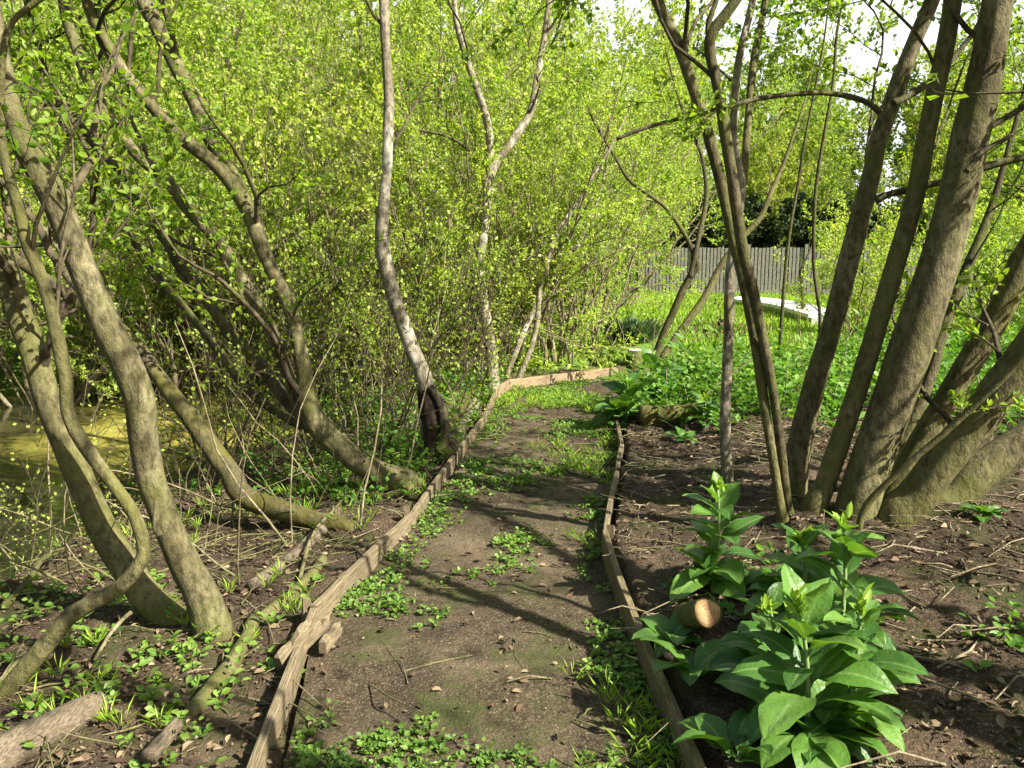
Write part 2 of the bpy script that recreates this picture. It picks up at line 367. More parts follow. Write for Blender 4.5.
p, q = LE[10], LE[10] * .45 + LE[11] * .55; o = off(p, q, .016); board(p + o, q + o, .13, .13, -.12, .034, EDGE2, 'sunlit orange edging board across the bend, joined to the forked tree end', grp=gf)
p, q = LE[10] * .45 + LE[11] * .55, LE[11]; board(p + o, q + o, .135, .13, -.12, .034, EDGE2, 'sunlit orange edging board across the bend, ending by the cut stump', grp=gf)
RB = [(1, 4, .13, .13, EDGE3, 'long greenish edging board in front, holding back the big leaved plants'),
      (4, 5, .13, .14, EDGE3, 'edging board beside the bare bed soil, with its top edge worn pale'),
      (5, 7, .11, .12, EDGE, 'edging board curving away past the shaded mulch'),
      (7, 8, .12, .12, EDGE, 'short edging board in deep plant shade near the mossy log'),
      (8, 10, .12, .12, EDGE, 'edging board end half hidden under bright plants at the bend')]
for a, b, t0, t1, m, lb in RB:
    p, q = RE[a], RE[b]; o = off(p, q, -.016); board(p + o, q + o, t0, t1, -.12, .032, m, lb, grp=gr_)
PEGW = wood_mat('peg_wood', (.13, .10, .058), (.22, .175, .105), (.06, .045, .025), axis=(9, 9, .8))
for q, o, hh, lb, gp in [(LE[4], -.055, .12, 'pond', 0), (LE[6], -.055, .11, 'pond', 0), (LE[8], -.05, .11, 'pond', 0), (RE[4], .055, .155, 'bed', 1), (RE[5], .055, .15, 'bed', 1), (RE[7], .055, .14, 'bed', 1)]:
    g = Geo(); w = .019; ks = 7; zz = np.linspace(-.15, hh, ks); v = np.array([[(a * w * (1 + .08 * math.sin(z * 50 + a)), b * w, z + (.012 * a if z == hh else 0)) for a, b in ((-1, -1), (1, -1), (1, 1), (-1, 1))] for z in zz]).reshape(-1, 3)
    i = np.arange(ks - 1)[:, None]; jj = np.arange(4)[None]; g.add(v, np.stack([i * 4 + jj, i * 4 + (jj + 1) % 4, (i + 1) * 4 + (jj + 1) % 4, (i + 1) * 4 + jj], -1).reshape(-1, 4)); g.add(v[-4:] + np.array((0, 0, .0005)), [[0, 1, 2, 3]])
    ob = link('edging_peg', g.mesh('edging_peg', PEGW, False)); ob.location = (q[0] + o, q[1] + .03, 0); ob.rotation_euler = (R(2), R(-3), .3 + q[1])
    tag(ob, 'square wooden peg behind a board joint on the ' + ('planted bed' if gp else 'pond') + ' side of the path', 'peg', 'edging pegs on the ' + ('bed' if gp else 'pond') + ' side')
# broken stakes at the split joint
j = G(311, 640, .08)
for k, (dx, dy, L, rz, tl, lb) in enumerate([(-.05, .0, .26, 70, 8, 'splintered stake leaning behind the split board end'), (-.085, -.05, .20, 66, 20, 'short splintered stake furthest from the path at the split board'), (.055, .06, .16, 78, 5, 'splintered offcut on the path face of the board joint')]):
    g = Geo(); n = 9; s = np.linspace(0, L, n); w = .016
    pts = [[(si, -w, -.012), (si, -w * .9, .03 + .01 * math.sin(si * 60 + k)), (si, w * .9, .033 + .008 * math.sin(si * 47)), (si, w, -.012)] for si in s]
    pts[-1] = [(L + .02, -w * .5, 0), (L - .02, -w, .015), (L + .03, w * .4, .02), (L, w, -.01)]
    v = np.array(pts).reshape(-1, 3); i = np.arange(n - 1)[:, None]; jj = np.arange(4)[None]; j2 = (jj + 1) % 4
    g.add(v, np.stack([i * 4 + jj, i * 4 + j2, (i + 1) * 4 + j2, (i + 1) * 4 + jj], -1).reshape(-1, 4)); g.f[4].append(np.array([[3, 2, 1, 0], [32, 33, 34, 35]])); g.m[4].append(np.zeros(2, int))
    ob = link('broken_stake', g.mesh('broken_stake', EDGE, False)); ob.location = (j[0] + dx, j[1] + dy - .1, .055); ob.rotation_euler = (0, R(-tl), R(rz)); tag(ob, lb, 'stake', 'broken stakes at the split board')

# ------------------------------------------------------------------ branch growth
def catmull(P_, m=6):
    P_ = np.asarray(P_, float); Q = np.vstack([2 * P_[0] - P_[1], P_, 2 * P_[-1] - P_[-2]]); out = []
    for i in range(1, len(Q) - 2):
        for t in np.linspace(0, 1, m, endpoint=False):
            a, b, c, d = Q[i - 1], Q[i], Q[i + 1], Q[i + 2]
            out.append(.5 * (2 * b + (c - a) * t + (2 * a - 5 * b + 4 * c - d) * t * t + (3 * b - a - 3 * c + d) * t ** 3))
    out.append(P_[-1]); return np.array(out)
class Grow:
    def __init__(s, seed, leaf=(.03, .05), step=.05, six=False, per=2, leaf_lvl=2, maxlvl=3, sides=(6, 5, 4, 3), up=.06, wig=.16, ratio=(.35, .6), nb=(7, 6, 5), w=.28, droop=0., minr=.0016):
        s.g = Geo(); s.lp = []; s.ld = []; s.r = np.random.default_rng(seed); s.__dict__.update(dict(leaf=leaf, step=step, six=six, per=per, leaf_lvl=leaf_lvl, maxlvl=maxlvl, sides=sides, up=up, wig=wig, ratio=ratio, nb=nb, w=w, droop=droop, minr=minr))
    def branch(s, p, d, L, r, lvl):
        rg = s.r; n = max(4, min(14, int(L / .12))); st = L / n; pts = [np.array(p)]; d = nrm(np.array(d, float)); ds = [d]
        for i in range(n):
            d = nrm(d + rg.normal(size=3) * s.wig + np.array((0, 0, s.up - s.droop * i / n))); pts.append(pts[-1] + d * st); ds.append(d)
        pts = np.array(pts); t = np.linspace(0, 1, n + 1); rad = np.maximum(r * (1 - .8 * t), s.minr)
        s.g.tube(pts, rad, s.sides[min(lvl, len(s.sides) - 1)], cap=False)
        s.kids(pts, rad, ds, L, lvl, .2)
        return pts
    def kids(s, pts, rad, ds, L, lvl, t0=.2, nb=None, lenf=1.0):
        rg = s.r; n = len(pts) - 1
        if lvl < s.maxlvl:
            k = nb if nb is not None else s.nb[min(lvl, len(s.nb) - 1)]; k = max(1, int(k * (.7 + .6 * rg.random())))
            for q in range(k):
                t = t0 + (1 - t0) * (q + rg.random()) / k; f = min(t * n, n - 1e-3); i = int(f); a = f - i
                p = pts[i] * (1 - a) + pts[i + 1] * a; d = ds[i]
                x = rg.normal(size=3); x = nrm(x - d * x.dot(d)); x[2] += .25; ang = R(28 + 38 * rg.random())
                nd = nrm(d * math.cos(ang) + x * math.sin(ang)); Lc = L * lenf * (s.ratio[0] + (s.ratio[1] - s.ratio[0]) * rg.random()) * (1.1 - .55 * t)
                if Lc > .06: s.branch(p, nd, Lc, max(s.minr, rad[i] * .55), lvl + 1)
        if lvl >= s.leaf_lvl:
            m = max(2, int(L / s.step)); ts = .12 + .88 * (np.arange(m) + rg.random(m)) / m
            for _ in range(s.per):
                f = np.minimum(ts * n, n - 1e-3); i = f.astype(int); a = (f - i)[:, None]
                p = pts[i] * (1 - a) + pts[i + 1] * a; dd = np.array(ds)[i] * .8 + rg.normal(size=(m, 3)) * .7
                s.lp.append(p + rg.normal(size=(m, 3)) * .008); s.ld.append(dd)
    def leafmesh(s, name, mat, origin=None, drop=0., clear=None, clump=0.):
        g = Geo()
        if s.lp:
            p = np.vstack(s.lp); d = np.vstack(s.ld); k = s.r.random(len(p)) >= drop
            if clump:
                nz = .5 * vnoise(p[:, 0] * 2.3 + 40, p[:, 2] * 2.3) + .5 * vnoise(p[:, 1] * 2.3 + 90, p[:, 2] * 2.3 + 50) + .12 * s.r.normal(size=len(p)); k &= nz > .5 - clump
            if clear is not None: k &= clear(p)
            p = p[k]; d = d[k]
            g.leaves(p, d, s.leaf[0] + (s.leaf[1] - s.leaf[0]) * s.r.random(len(p)), w=s.w, six=s.six, rg=s.r)
        return g.mesh(name, mat, origin=origin)

def trace(pts, d0, d1, ext=0., extup=.25, sub=6, flare=1.0, dip=.12, rg=rng, rend=.35):
    """pts: (x, y, width in px); gives a smoothed 3-D centre line with radii, carried on out of the picture by ext metres"""
    a = np.array(pts, float); L = np.concatenate([[0], np.cumsum(np.hypot(np.diff(a[:, 0]), np.diff(a[:, 1])))]); dep = d0 + (d1 - d0) * L / L[-1]
    p3 = np.array([P(x, y, d) for (x, y, w), d in zip(a, dep)]); rad = a[:, 2] / 2 / FPX * dep * .94
    if dip:
        dr = nrm(p3[0] - p3[1]); p3 = np.vstack([p3[0] + dr * dip * .4 + np.array((0, 0, -dip)), p3]); rad = np.concatenate([[rad[0] * flare], rad]); rad[1] *= (1 + flare) / 2
    if ext > 0:
        d = nrm(p3[-1] - p3[-2]); q = p3[-1]; n = max(3, int(ext / .4)); r0 = rad[-1]
        for i in range(n):
            d = nrm(d + rg.normal(size=3) * .07 + np.array((0, 0, extup / n))); q = q + d * ext / n; p3 = np.vstack([p3, q]); rad = np.append(rad, r0 * (1 - (1 - rend) * (i + 1) / n))
    c = catmull(np.column_stack([p3, rad]), sub); return c[:, :3], np.maximum(c[:, 3], .002)
def base_depth(x, y): return GT(x, y)[1]
def clear_view(p):
    """keep twig leaves from hanging within a metre and a half of the lens"""
    return np.linalg.norm(p - np.array((0, 0, CAMH)), axis=1) > 1.7
def build_tree(name, label, cat, stems, grow, group=None, mats=BARK, leafmat=LEAFN, nb=6, blen=1.6, brange=(.35, 1), sides=14, drop=0., twigmat=TWIG, bump=.022, fol='crown', kid_r=.4):
    """stems: list of dict(pts,d0,d1,ext..)"""
    base = None; made = []
    for k, sdct in enumerate(stems):
        sd = dict(sdct); m = sd.pop('mat', mats); nbk = sd.pop('nb', nb); bl = sd.pop('blen', blen); br = sd.pop('brange', brange); nm = sd.pop('name', 'stem'); lb = sd.pop('lab', None)
        c, r = trace(rg=grow.r, **sd)
        if base is None: base = c[1].copy(); base[2] = H(base[0], base[1])
        made.append((c, r, m, nbk, bl, br, nm, lb))
    root = thing(name, base, label, cat, group)
    for k, (c, r, m, nbk, bl, br, nm, lb) in enumerate(made):
        grow.g = Geo()
        g = Geo(); g.tube(c, r, sides if r.max() > .03 else 8, bump=bump, seed=k + len(label)); o = link(nm, g.mesh(nm, m, origin=base), root)
        if lb: o['label'] = lb
        ds = list(nrm(np.gradient(c, axis=0)))
        n = len(c)
        if nbk:
            i0 = int(br[0] * n); i1 = int(br[1] * n); grow.kids(c[i0:i1], r[i0:i1] * kid_r / .55, ds[i0:i1], bl / .5, 0, 0., nbk)
        if grow.g.v: link('branches', grow.g.mesh('branches', twigmat, origin=base), root)
    if grow.lp: link(fol, grow.leafmesh(fol, leafmat, origin=base, drop=drop, clear=clear_view), root)
    return root

# ------------------------------------------------------------------ pond-side trees
# A : leaning pair beside the path
dA = base_depth(208, 632)
build_tree('leaning_tree', 'leaning grey tree with two thick stems rising from the bank beside the near log', 'tree', [
    dict(pts=[(213, 628, 40), (200, 592, 36), (187, 568, 34), (170, 532, 31), (160, 505, 30), (150, 476, 30), (143, 436, 30), (140, 403, 31), (127, 366, 32), (103, 318, 31), (78, 256, 28), (63, 217, 28), (43, 177, 27), (20, 135, 25), (5, 85, 23), (-6, 35, 21)], d0=dA, d1=dA - .25, ext=2.2, flare=1.15, mat=BARK, nb=6),
    dict(pts=[(197, 637, 34), (173, 620, 35), (147, 597, 34), (123, 562, 34), (103, 530, 31), (83, 486, 28), (67, 446, 28), (50, 406, 27), (37, 363, 27), (23, 323, 27), (13, 293, 26), (0, 255, 25), (-25, 200, 24)], d0=dA + .12, d1=dA + .45, ext=2.5, flare=1.1, mat=BARK_OL, nb=6)],
    Grow(21, leaf=(.03, .052), step=.045, six=True, per=2, nb=(7, 6, 5)), nb=8, blen=1.4, brange=(.4, 1))
# low curved stem rising in front of the pair
dS = base_depth(2, 700)
build_tree('curved_sapling', 'thin crooked sapling lying low then bending upright in front of the leaning pair', 'tree', [
    dict(pts=[(-25, 712, 22), (7, 689, 22), (50, 640, 21), (73, 614, 19), (117, 589, 17), (138, 566, 16), (144, 548, 15), (137, 522, 14), (127, 503, 14), (107, 476, 14), (83, 443, 15), (68, 413, 14), (66, 383, 14), (60, 349, 14), (50, 306, 13), (37, 266, 13), (28, 245, 13), (18, 207, 11), (8, 173, 10), (2, 140, 8), (1, 100, 7), (3, 55, 7), (11, 24, 6), (33, 4, 6), (60, -14, 5)], d0=dS, d1=dS + .05, ext=.8, mat=BARK_OL, nb=5),
    dict(pts=[(160, 536, 8), (156, 527, 8), (157, 500, 7)], d0=dS + .02, d1=dS + .05, dip=.0, mat=BARK, nb=0, name='stub')],
    Grow(22, leaf=(.03, .05), step=.05, six=True, per=1, nb=(5, 5, 4)), nb=5, blen=.9, brange=(.45, 1))
# B : many-stemmed leaning tree
dB = base_depth(395, 487)
def sB(pts, d0, d1, **k): return dict(pts=pts, d0=d0, d1=d1, dip=0, ext=k.pop('ext', 2.0), **k)
build_tree('multi_stem_tree', 'leaning many stemmed tree with one pale swept trunk rooted beside the edging board', 'tree', [
    dict(pts=[(405, 487, 33), (379, 474, 29), (356, 459, 27), (333, 441, 26), (317, 424, 25), (308, 402, 22), (305, 379, 18), (299, 346, 16), (293, 319, 15), (284, 293, 15), (273, 273, 15), (263, 250, 16), (250, 214, 17), (234, 183, 20)], d0=dB, d1=dB - .1, flare=1.5, mat=BARK, nb=2),
    sB([(238, 190, 17), (217, 166, 15), (197, 150, 14), (173, 130, 14), (147, 100, 13), (127, 77, 13), (107, 47, 13), (97, 25, 12), (87, 0, 12), (75, -30, 11)], dB - .1, dB - .3, ext=2.0, mat=BARK),
    sB([(236, 186, 18), (224, 160, 16), (210, 137, 16), (193, 97, 16), (177, 67, 16), (160, 33, 15), (143, 0, 15), (130, -30, 14)], dB - .1, dB + .3, ext=2.2, mat=BARK),
    sB([(306, 418, 18), (296, 399, 15), (289, 379, 14), (276, 343, 14), (262, 312, 14), (240, 276, 14), (217, 240, 14), (187, 207, 14), (167, 180, 13), (143, 160, 13), (117, 130, 13), (100, 103, 13), (87, 77, 12), (77, 47, 12), (67, 17, 12), (60, -20, 11)], dB + .02, dB + .5, mat=BARK),
    sB([(316, 424, 18), (290, 403, 15), (273, 383, 14), (256, 359, 13), (233, 339, 12), (213, 309, 12), (190, 276, 12), (170, 247, 11), (143, 203, 10), (127, 177, 10), (100, 150, 10), (77, 123, 10), (50, 90, 10), (40, 63, 9), (33, 27, 9), (27, -5, 8)], dB + .1, dB + .9, mat=BARK_DK),
    sB([(330, 436, 12), (290, 420, 10), (250, 392, 9), (222, 356, 9), (196, 322, 8), (178, 300, 8), (150, 268, 8), (128, 232, 7), (92, 180, 7), (60, 120, 6)], dB + .15, dB + 1.2, mat=BARK_DK)],
    Grow(23, leaf=(.035, .058), step=.05, six=True, per=2, nb=(7, 7, 5), wig=.19), nb=9, blen=1.5, brange=(.25, 1))
# fallen mossy trunk that turns up
dM = base_depth(340, 530)
build_tree('fallen_tree', 'mossy fallen trunk lying on the bank and bending up over the yellow pond', 'tree', [
    dict(pts=[(350, 528, 17), (338, 524, 19), (318, 521, 20), (296, 515, 22), (270, 507, 23), (250, 500, 24), (238, 490, 25), (232, 476, 24), (220, 460, 23), (205, 438, 21), (188, 414, 20), (173, 396, 18), (156, 372, 15), (140, 348, 13), (115, 325, 13), (80, 303, 12), (47, 280, 12), (20, 262, 12), (-8, 240, 11)], d0=dM, d1=dM + 1.1, dip=.03, ext=1.0, mat=MOSSY, nb=5)],
    Grow(24, leaf=(.03, .045), step=.06, six=True, per=1, nb=(5, 5, 4)), nb=5, blen=.9, brange=(.5, 1))
# C : tree above the hollow stump
dC = base_depth(436, 458)
build_tree('hollow_tree', 'slender pale tree growing from a dark hollow mossy base by the log pile', 'tree', [
    dict(pts=[(436, 460, 34), (434, 440, 29), (431, 420, 27), (428, 398, 22), (422, 373, 18), (413, 351, 17), (403, 324, 16), (393, 294, 16), (384, 258, 16), (382, 233, 15), (384, 200, 12), (387, 167, 11), (388, 133, 11), (389, 100, 11), (387, 67, 10), (385, 33, 10), (384, -5, 10)], d0=dC, d1=dC + .1, ext=2.5, flare=1.35, mat=BARK_PALE, nb=4, name='trunk')],
    Grow(25, leaf=(.035, .055), step=.05, six=True, per=2, nb=(6, 6, 5)), nb=9, blen=1.2, brange=(.45, 1), drop=.1)
tr = [o for o in bpy.data.objects if o.name.startswith('hollow_tree')][0]
bC = np.array(tr.location)
g = Geo(); c, r = trace([(437, 458, 36), (435, 440, 31), (432, 418, 29), (430, 402, 26), (427, 388, 20)], dC - .005, dC - .005, dip=.1, flare=1.2); g.tube(c, r, 16, bump=.13, seed=3); ob = link('mossy_base', g.mesh('mossy_base', ROT, origin=bC), tr); ob['label'] = 'dark rotten base with moss'
g = Geo(); c, r = trace([(441, 452, 12), (445, 430, 12), (443, 412, 10), (437, 396, 9), (430, 386, 8)], dC - .13, dC - .08, dip=.06); g.tube(c, r, 10, bump=.1, seed=8); ob = link('root_rib', g.mesh('root_rib', MOSSY, origin=bC), tr)
# D : pale forked tree
dD = base_depth(493, 391)
build_tree('forked_tree', 'pale forked tree at the corner of the far edging boards', 'tree', [
    dict(pts=[(493, 392, 15), (492, 372, 14), (491, 352, 13), (487, 325, 12), (481, 289, 11), (480, 258, 10), (483, 238, 10), (486, 207, 11), (489, 176, 11)], d0=dD, d1=dD, flare=1.3, mat=BARK_PALE, nb=3, name='trunk'),
    sB([(489, 178, 10), (496, 162, 9), (505, 151, 9), (522, 127, 8), (532, 107, 8), (539, 67, 7), (545, 33, 6), (549, -8, 5)], dD, dD + .3, mat=BARK_PALE, name='limb'),
    sB([(489, 178, 8), (490, 145, 8), (486, 117, 8), (476, 87, 7), (466, 57, 7), (456, 20, 6), (454, -8, 5)], dD, dD - .3, mat=BARK_PALE, name='limb'),
    sB([(487, 166, 4), (469, 150, 3.5), (449, 137, 3), (416, 130, 2.5), (399, 132, 2)], dD, dD - .3, ext=.3, mat=BARK_DK, name='limb', nb=3)],
    Grow(26, leaf=(.03, .05), step=.05, per=2, nb=(6, 6, 5)), nb=6, blen=1.4, brange=(.2, 1), drop=.1)
# E : thin slanting pair right of D
dE = base_depth(517, 386) + .3
build_tree('slanting_sapling', 'pale thin double sapling slanting behind the far edging board', 'tree', [
    dict(pts=[(514, 390, 7), (522, 370, 6.5), (530, 350, 6), (537, 323, 6), (540, 289, 5), (548, 263, 5), (556, 235, 5), (579, 200, 4), (600, 165, 3)], d0=dE, d1=dE + .4, ext=1, nb=4, mat=BARK_PALE),
    dict(pts=[(508, 372, 6), (516, 352, 6), (524, 331, 6), (534, 310, 6), (549, 283, 5), (565, 259, 5), (578, 245, 4), (592, 215, 3)], d0=dE + .5, d1=dE + 1., ext=1, nb=4, mat=BARK_PALE)],
    Grow(27, leaf=(.03, .05), step=.05, per=2, nb=(5, 5, 4)), blen=1.1, brange=(.4, 1))

# ------------------------------------------------------------------ bed-side trees
dF = base_depth(875, 512)
gF = Grow(31, leaf=(.03, .05), step=.055, six=True, per=2, nb=(8, 7, 6), droop=.12, up=.03)
build_tree('coppiced_tree', 'big coppiced tree with many thick stems fanning out of the planted bank', 'tree', [
    dict(pts=[(793, 490, 29), (797, 460, 28), (805, 423, 25), (815, 383, 23), (825, 349, 22), (835, 316, 22), (843, 283, 21), (850, 256, 21), (861, 213, 20), (871, 177, 19), (878, 143, 18), (888, 113, 17), (901, 77, 17), (915, 40, 15), (930, 5, 15), (945, -40, 14)], d0=base_depth(793, 492), d1=dF + .3, ext=3, flare=1.1, mat=BARK, nb=7),
    dict(pts=[(815, 505, 26), (825, 485, 23), (835, 456, 22), (851, 409, 21), (865, 366, 21), (878, 323, 20), (888, 289, 20), (898, 256, 20), (915, 197, 19), (925, 143, 18), (935, 93, 18), (943, 57, 18), (950, 20, 17), (953, -5, 17), (957, -60, 15)], d0=dF + .05, d1=dF, ext=3, flare=1.1, mat=BARK_OL, nb=7),
    dict(pts=[(858, 512, 48), (869, 470, 45), (891, 406, 43), (908, 356, 44), (921, 316, 43), (935, 276, 41), (948, 233, 39), (961, 180, 37), (971, 133, 36), (981, 93, 34), (991, 43, 31), (998, 0, 29), (1006, -60, 27)], d0=dF - .02, d1=dF - .15, ext=3, flare=1.1, mat=BARK, nb=7),
    dict(pts=[(893, 470, 14), (915, 416, 13), (931, 373, 13), (941, 336, 13), (955, 299, 12), (968, 266, 11), (984, 228, 9), (997, 190, 7)], d0=dF + .45, d1=dF + .7, ext=1.2, mat=BARK_DK, nb=3),
    dict(pts=[(885, 505, 26), (905, 468, 25), (928, 429, 25), (955, 386, 26), (975, 353, 27), (995, 319, 28), (1011, 286, 28), (1026, 258, 28), (1060, 200, 27)], d0=dF + .25, d1=dF + .1, ext=3, mat=BARK_OL, nb=5),
    dict(pts=[(897, 514, 44), (915, 498, 41), (941, 463, 39), (975, 423, 39), (1001, 388, 40), (1024, 359, 39), (1070, 290, 36)], d0=dF - .1, d1=dF - .35, ext=2.5, mat=BARK_OL, nb=7, brange=(.25, 1), blen=.9),
    dict(pts=[(932, 510, 38), (955, 497, 39), (981, 471, 40), (1024, 443, 40), (1080, 410, 38)], d0=dF + .2, d1=dF + .25, ext=2, mat=BARK, nb=3),
    dict(pts=[(866, 506, 8), (901, 470, 7), (941, 436, 7), (981, 400, 6), (1003, 380, 5)], d0=dF - .28, d1=dF - .5, ext=.3, mat=BARK_OL, nb=2, blen=.5),
    dict(pts=[(880, 112, 7), (868, 103, 6), (855, 98, 6), (835, 94, 5.5), (811, 93, 5), (768, 97, 5), (725, 107, 4.5), (685, 117, 4), (645, 128, 4), (617, 139, 3.5)], d0=dF + .2, d1=dF - .1, dip=0, mat=BARK_DK, name='limb', nb=3, blen=.5),
    dict(pts=[(876, 200, 9), (890, 194, 7), (908, 190, 7), (948, 180, 7), (985, 167, 8), (1024, 157, 8), (1060, 150, 7)], d0=dF + .2, d1=dF + .15, dip=0, mat=BARK_DK, name='limb', nb=3, blen=.8),
    dict(pts=[(893, 103, 8), (905, 98, 7), (928, 83, 7), (950, 62, 6), (975, 30, 5), (990, 0, 5)], d0=dF + .2, d1=dF + .4, dip=0, ext=1, mat=BARK_DK, name='limb', nb=4),
    dict(pts=[(966, 172, 6), (977, 158, 6), (990, 147, 5), (1013, 135, 4)], d0=dF - .3, d1=dF - .3, dip=0, mat=BARK_DK, name='limb', nb=0),
    ], gF, nb=10, blen=1.7, brange=(.4, 1), drop=.1, sides=18, kid_r=.2)
# G : slim double-stemmed tree
dG = base_depth(783, 522)
build_tree('double_stem_tree', 'slim tree of two crossing stems behind the big leaved plants', 'tree', [
    dict(pts=[(783, 522, 13), (780, 505, 11), (773, 460, 10), (768, 429, 10), (763, 395, 11), (757, 349, 12), (749, 306, 12), (741, 270, 12), (732, 233, 12), (722, 187, 12), (709, 137, 12), (695, 93, 12), (679, 47, 12), (664, 15, 12), (650, -15, 11), (630, -60, 10)], d0=dG, d1=dG + .2, ext=2.5, flare=1.2, mat=BARK_OL, nb=6),
    dict(pts=[(791, 522, 13), (787, 503, 11), (780, 440, 10), (772, 385, 10), (764, 345, 11), (756, 305, 12), (749, 275, 12), (742, 245, 12), (732, 177, 12), (725, 133, 12), (719, 93, 11), (710, 52, 11), (712, 33, 11), (726, 14, 11), (741, -8, 10), (765, -50, 9)], d0=dG + .06, d1=dG - .15, ext=2.5, flare=1.1, mat=BARK_DK, nb=6),
    dict(pts=[(711, 45, 7), (708, 28, 6), (712, 12, 5.5), (718, -8, 5)], d0=dG - .12, d1=dG - .1, dip=0, ext=1.2, mat=BARK_DK, name='limb', nb=4),
    dict(pts=[(686, 52, 5), (688, 40, 4), (698, 18, 4), (714, 0, 4)], d0=dG + .15, d1=dG + .4, dip=0, ext=1., mat=BARK_DK, name='limb', nb=4)],
    Grow(32, leaf=(.035, .055), step=.05, six=True, per=2, nb=(5, 6, 5), droop=.15), nb=10, blen=1.4, brange=(.5, 1))
# H : slim single stem
dH = base_depth(727, 484)
build_tree('slim_tree', 'slim straight pale stemmed tree standing alone in the mulch', 'tree', [
    dict(pts=[(728, 487, 13), (726, 455, 12), (725, 423, 12), (727, 369, 11), (729, 323, 11), (730, 276, 11), (736, 230, 10), (741, 187, 9), (735, 147, 8), (734, 110, 8), (739, 60, 8), (749, 17, 7), (756, -15, 7)], d0=dH, d1=dH + .3, ext=2, flare=1.15, mat=BARK_PALE, nb=5),
    dict(pts=[(728, 330, 6), (730, 285, 7), (737, 225, 8), (744, 173, 8), (749, 110, 8), (754, 60, 8), (762, 20, 7), (768, -15, 7)], d0=dH + .05, d1=dH + .6, dip=0, ext=2, mat=BARK_OL, nb=5)],
    Grow(33, leaf=(.035, .055), step=.05, six=True, per=2, nb=(5, 6, 5), droop=.15), nb=9, blen=1.3, brange=(.5, 1))
# I : dark crooked sprouts by the cut stump
dI = base_depth(656, 362)
build_tree('crooked_tree', 'dark crooked tree of two slanting stems beside the cut stump', 'tree', [
    dict(pts=[(654, 362, 8), (663, 335, 8), (672, 315, 8), (684, 288, 8), (693, 272, 8), (697, 265, 7), (690, 245, 5), (680, 227, 5), (665, 207, 4), (645, 192, 4), (629, 180, 3.5), (615, 157, 3), (595, 123, 3)], d0=dI, d1=dI - .3, ext=.6, mat=BARK_DK, nb=5),
    dict(pts=[(664, 356, 8), (685, 325, 8), (705, 297, 8), (722, 264, 7), (742, 238, 6), (760, 218, 6), (772, 190, 5), (785, 160, 4)], d0=dI + .15, d1=dI + .5, ext=1.2, mat=BARK_OL, nb=5),
    dict(pts=[(690, 278, 5), (695, 255, 5), (701, 227, 5), (706, 200, 5), (705, 175, 4), (700, 150, 4), (686, 120, 3)], d0=dI - .2, d1=dI, dip=0, ext=1.2, mat=BARK_DK, name='limb', nb=5)],
    Grow(34, leaf=(.035, .055), step=.05, per=2, nb=(5, 5, 5)), nb=5, blen=1.3, brange=(.45, 1))
for nm, lab, pts, dd, sdv in [('whip_sapling', 'thin upright whip rising in front of the pale curved wall', [(778, 375, 4), (781, 330, 4), (785, 275, 4), (790, 230, 3.5), (797, 190, 3), (805, 140, 3), (815, 90, 2.5), (824, 40, 2), (830, -10, 2)], 9.2, 41),
                              ('whip_sapling', 'thin dark whip leaning against the first thick coppice stem', [(820, 322, 4), (818, 300, 4), (814, 267, 4), (814, 220, 4), (817, 180, 4), (825, 130, 3.5), (833, 83, 3), (837, 33, 3), (845, -10, 2)], 6.6, 42),
                              ('whip_sapling', 'pale dead whip standing before the fence beside the curved wall', [(803, 312, 4), (802, 290, 3), (801, 272, 3), (808, 255, 2)], 17.5, 43)]:
    bz = H(*P(pts[0][0], pts[0][1], dd)[:2]); q = P(pts[0][0], pts[0][1], dd)
    yy = 384 - FPX * math.tan(math.atan2(bz - CAMH, dd) + PITCH)
    pts = [(pts[0][0] - 1, yy, 4.5)] + pts if yy > pts[0][1] + 4 else pts
    build_tree(nm, lab, 'sapling', [dict(pts=pts, d0=dd, d1=dd, ext=.3, mat=BARK_DK, nb=4, dip=.08)], Grow(sdv, leaf=(.03, .045), step=.06, per=1, nb=(3, 3), maxlvl=2, leaf_lvl=1), blen=.5, brange=(.3, 1), group='thin whips')

# ------------------------------------------------------------------ thicket shrubs (one of each kind, then copies)
def shrub_proto(seed, h=5.2, nst=8, spread=.5, leaf=(.05, .085), per=2, step=.055, name='thicket_shrub', lab='', cat='shrub', lm=LEAFM, tm=TWIGF, nb=(9, 8, 6), bare=.12, maxlvl=3, w=.36, up=.05, group=None, r0=.035, clump=0.):
    gw = Grow(seed, leaf=leaf, step=step, per=per, nb=nb, w=w, up=up, maxlvl=maxlvl, sides=(6, 4, 3, 3), minr=.003)
    stems = Geo(); rg = gw.r; root = thing(name, (0, 0, 0), lab, cat, group)
    for k in range(nst):
        a = 2 * math.pi * (k + rg.random()) / nst; d = np.array((math.cos(a) * spread * (.4 + rg.random()), math.sin(a) * spread * (.4 + rg.random()), 1.)); L = h * (.7 + .4 * rg.random())
        n = 12; pts = [np.array((.25 * math.cos(a) * rg.random(), .25 * math.sin(a) * rg.random(), -.15))]; d = nrm(d); ds = [d]
        for i in range(n):
            d = nrm(d + rg.normal(size=3) * .09 + np.array((0, 0, .03))); pts.append(pts[-1] + d * L / n); ds.append(d)
        pts = np.array(pts); rad = np.maximum(r0 * (.6 + .7 * rg.random()) * (1 - .85 * np.linspace(0, 1, n + 1)), .004); stems.tube(pts, rad, 7, bump=.03, seed=k)
        i0 = max(1, int(bare * n)); gw.kids(pts[i0:], rad[i0:], ds[i0:], L * .85, 0, 0.)
    link('stems', stems.mesh('stems', tm), root); link('branches', gw.g.mesh('branches', tm), root)
    link('crown', gw.leafmesh('crown', lm, clump=clump), root); return root
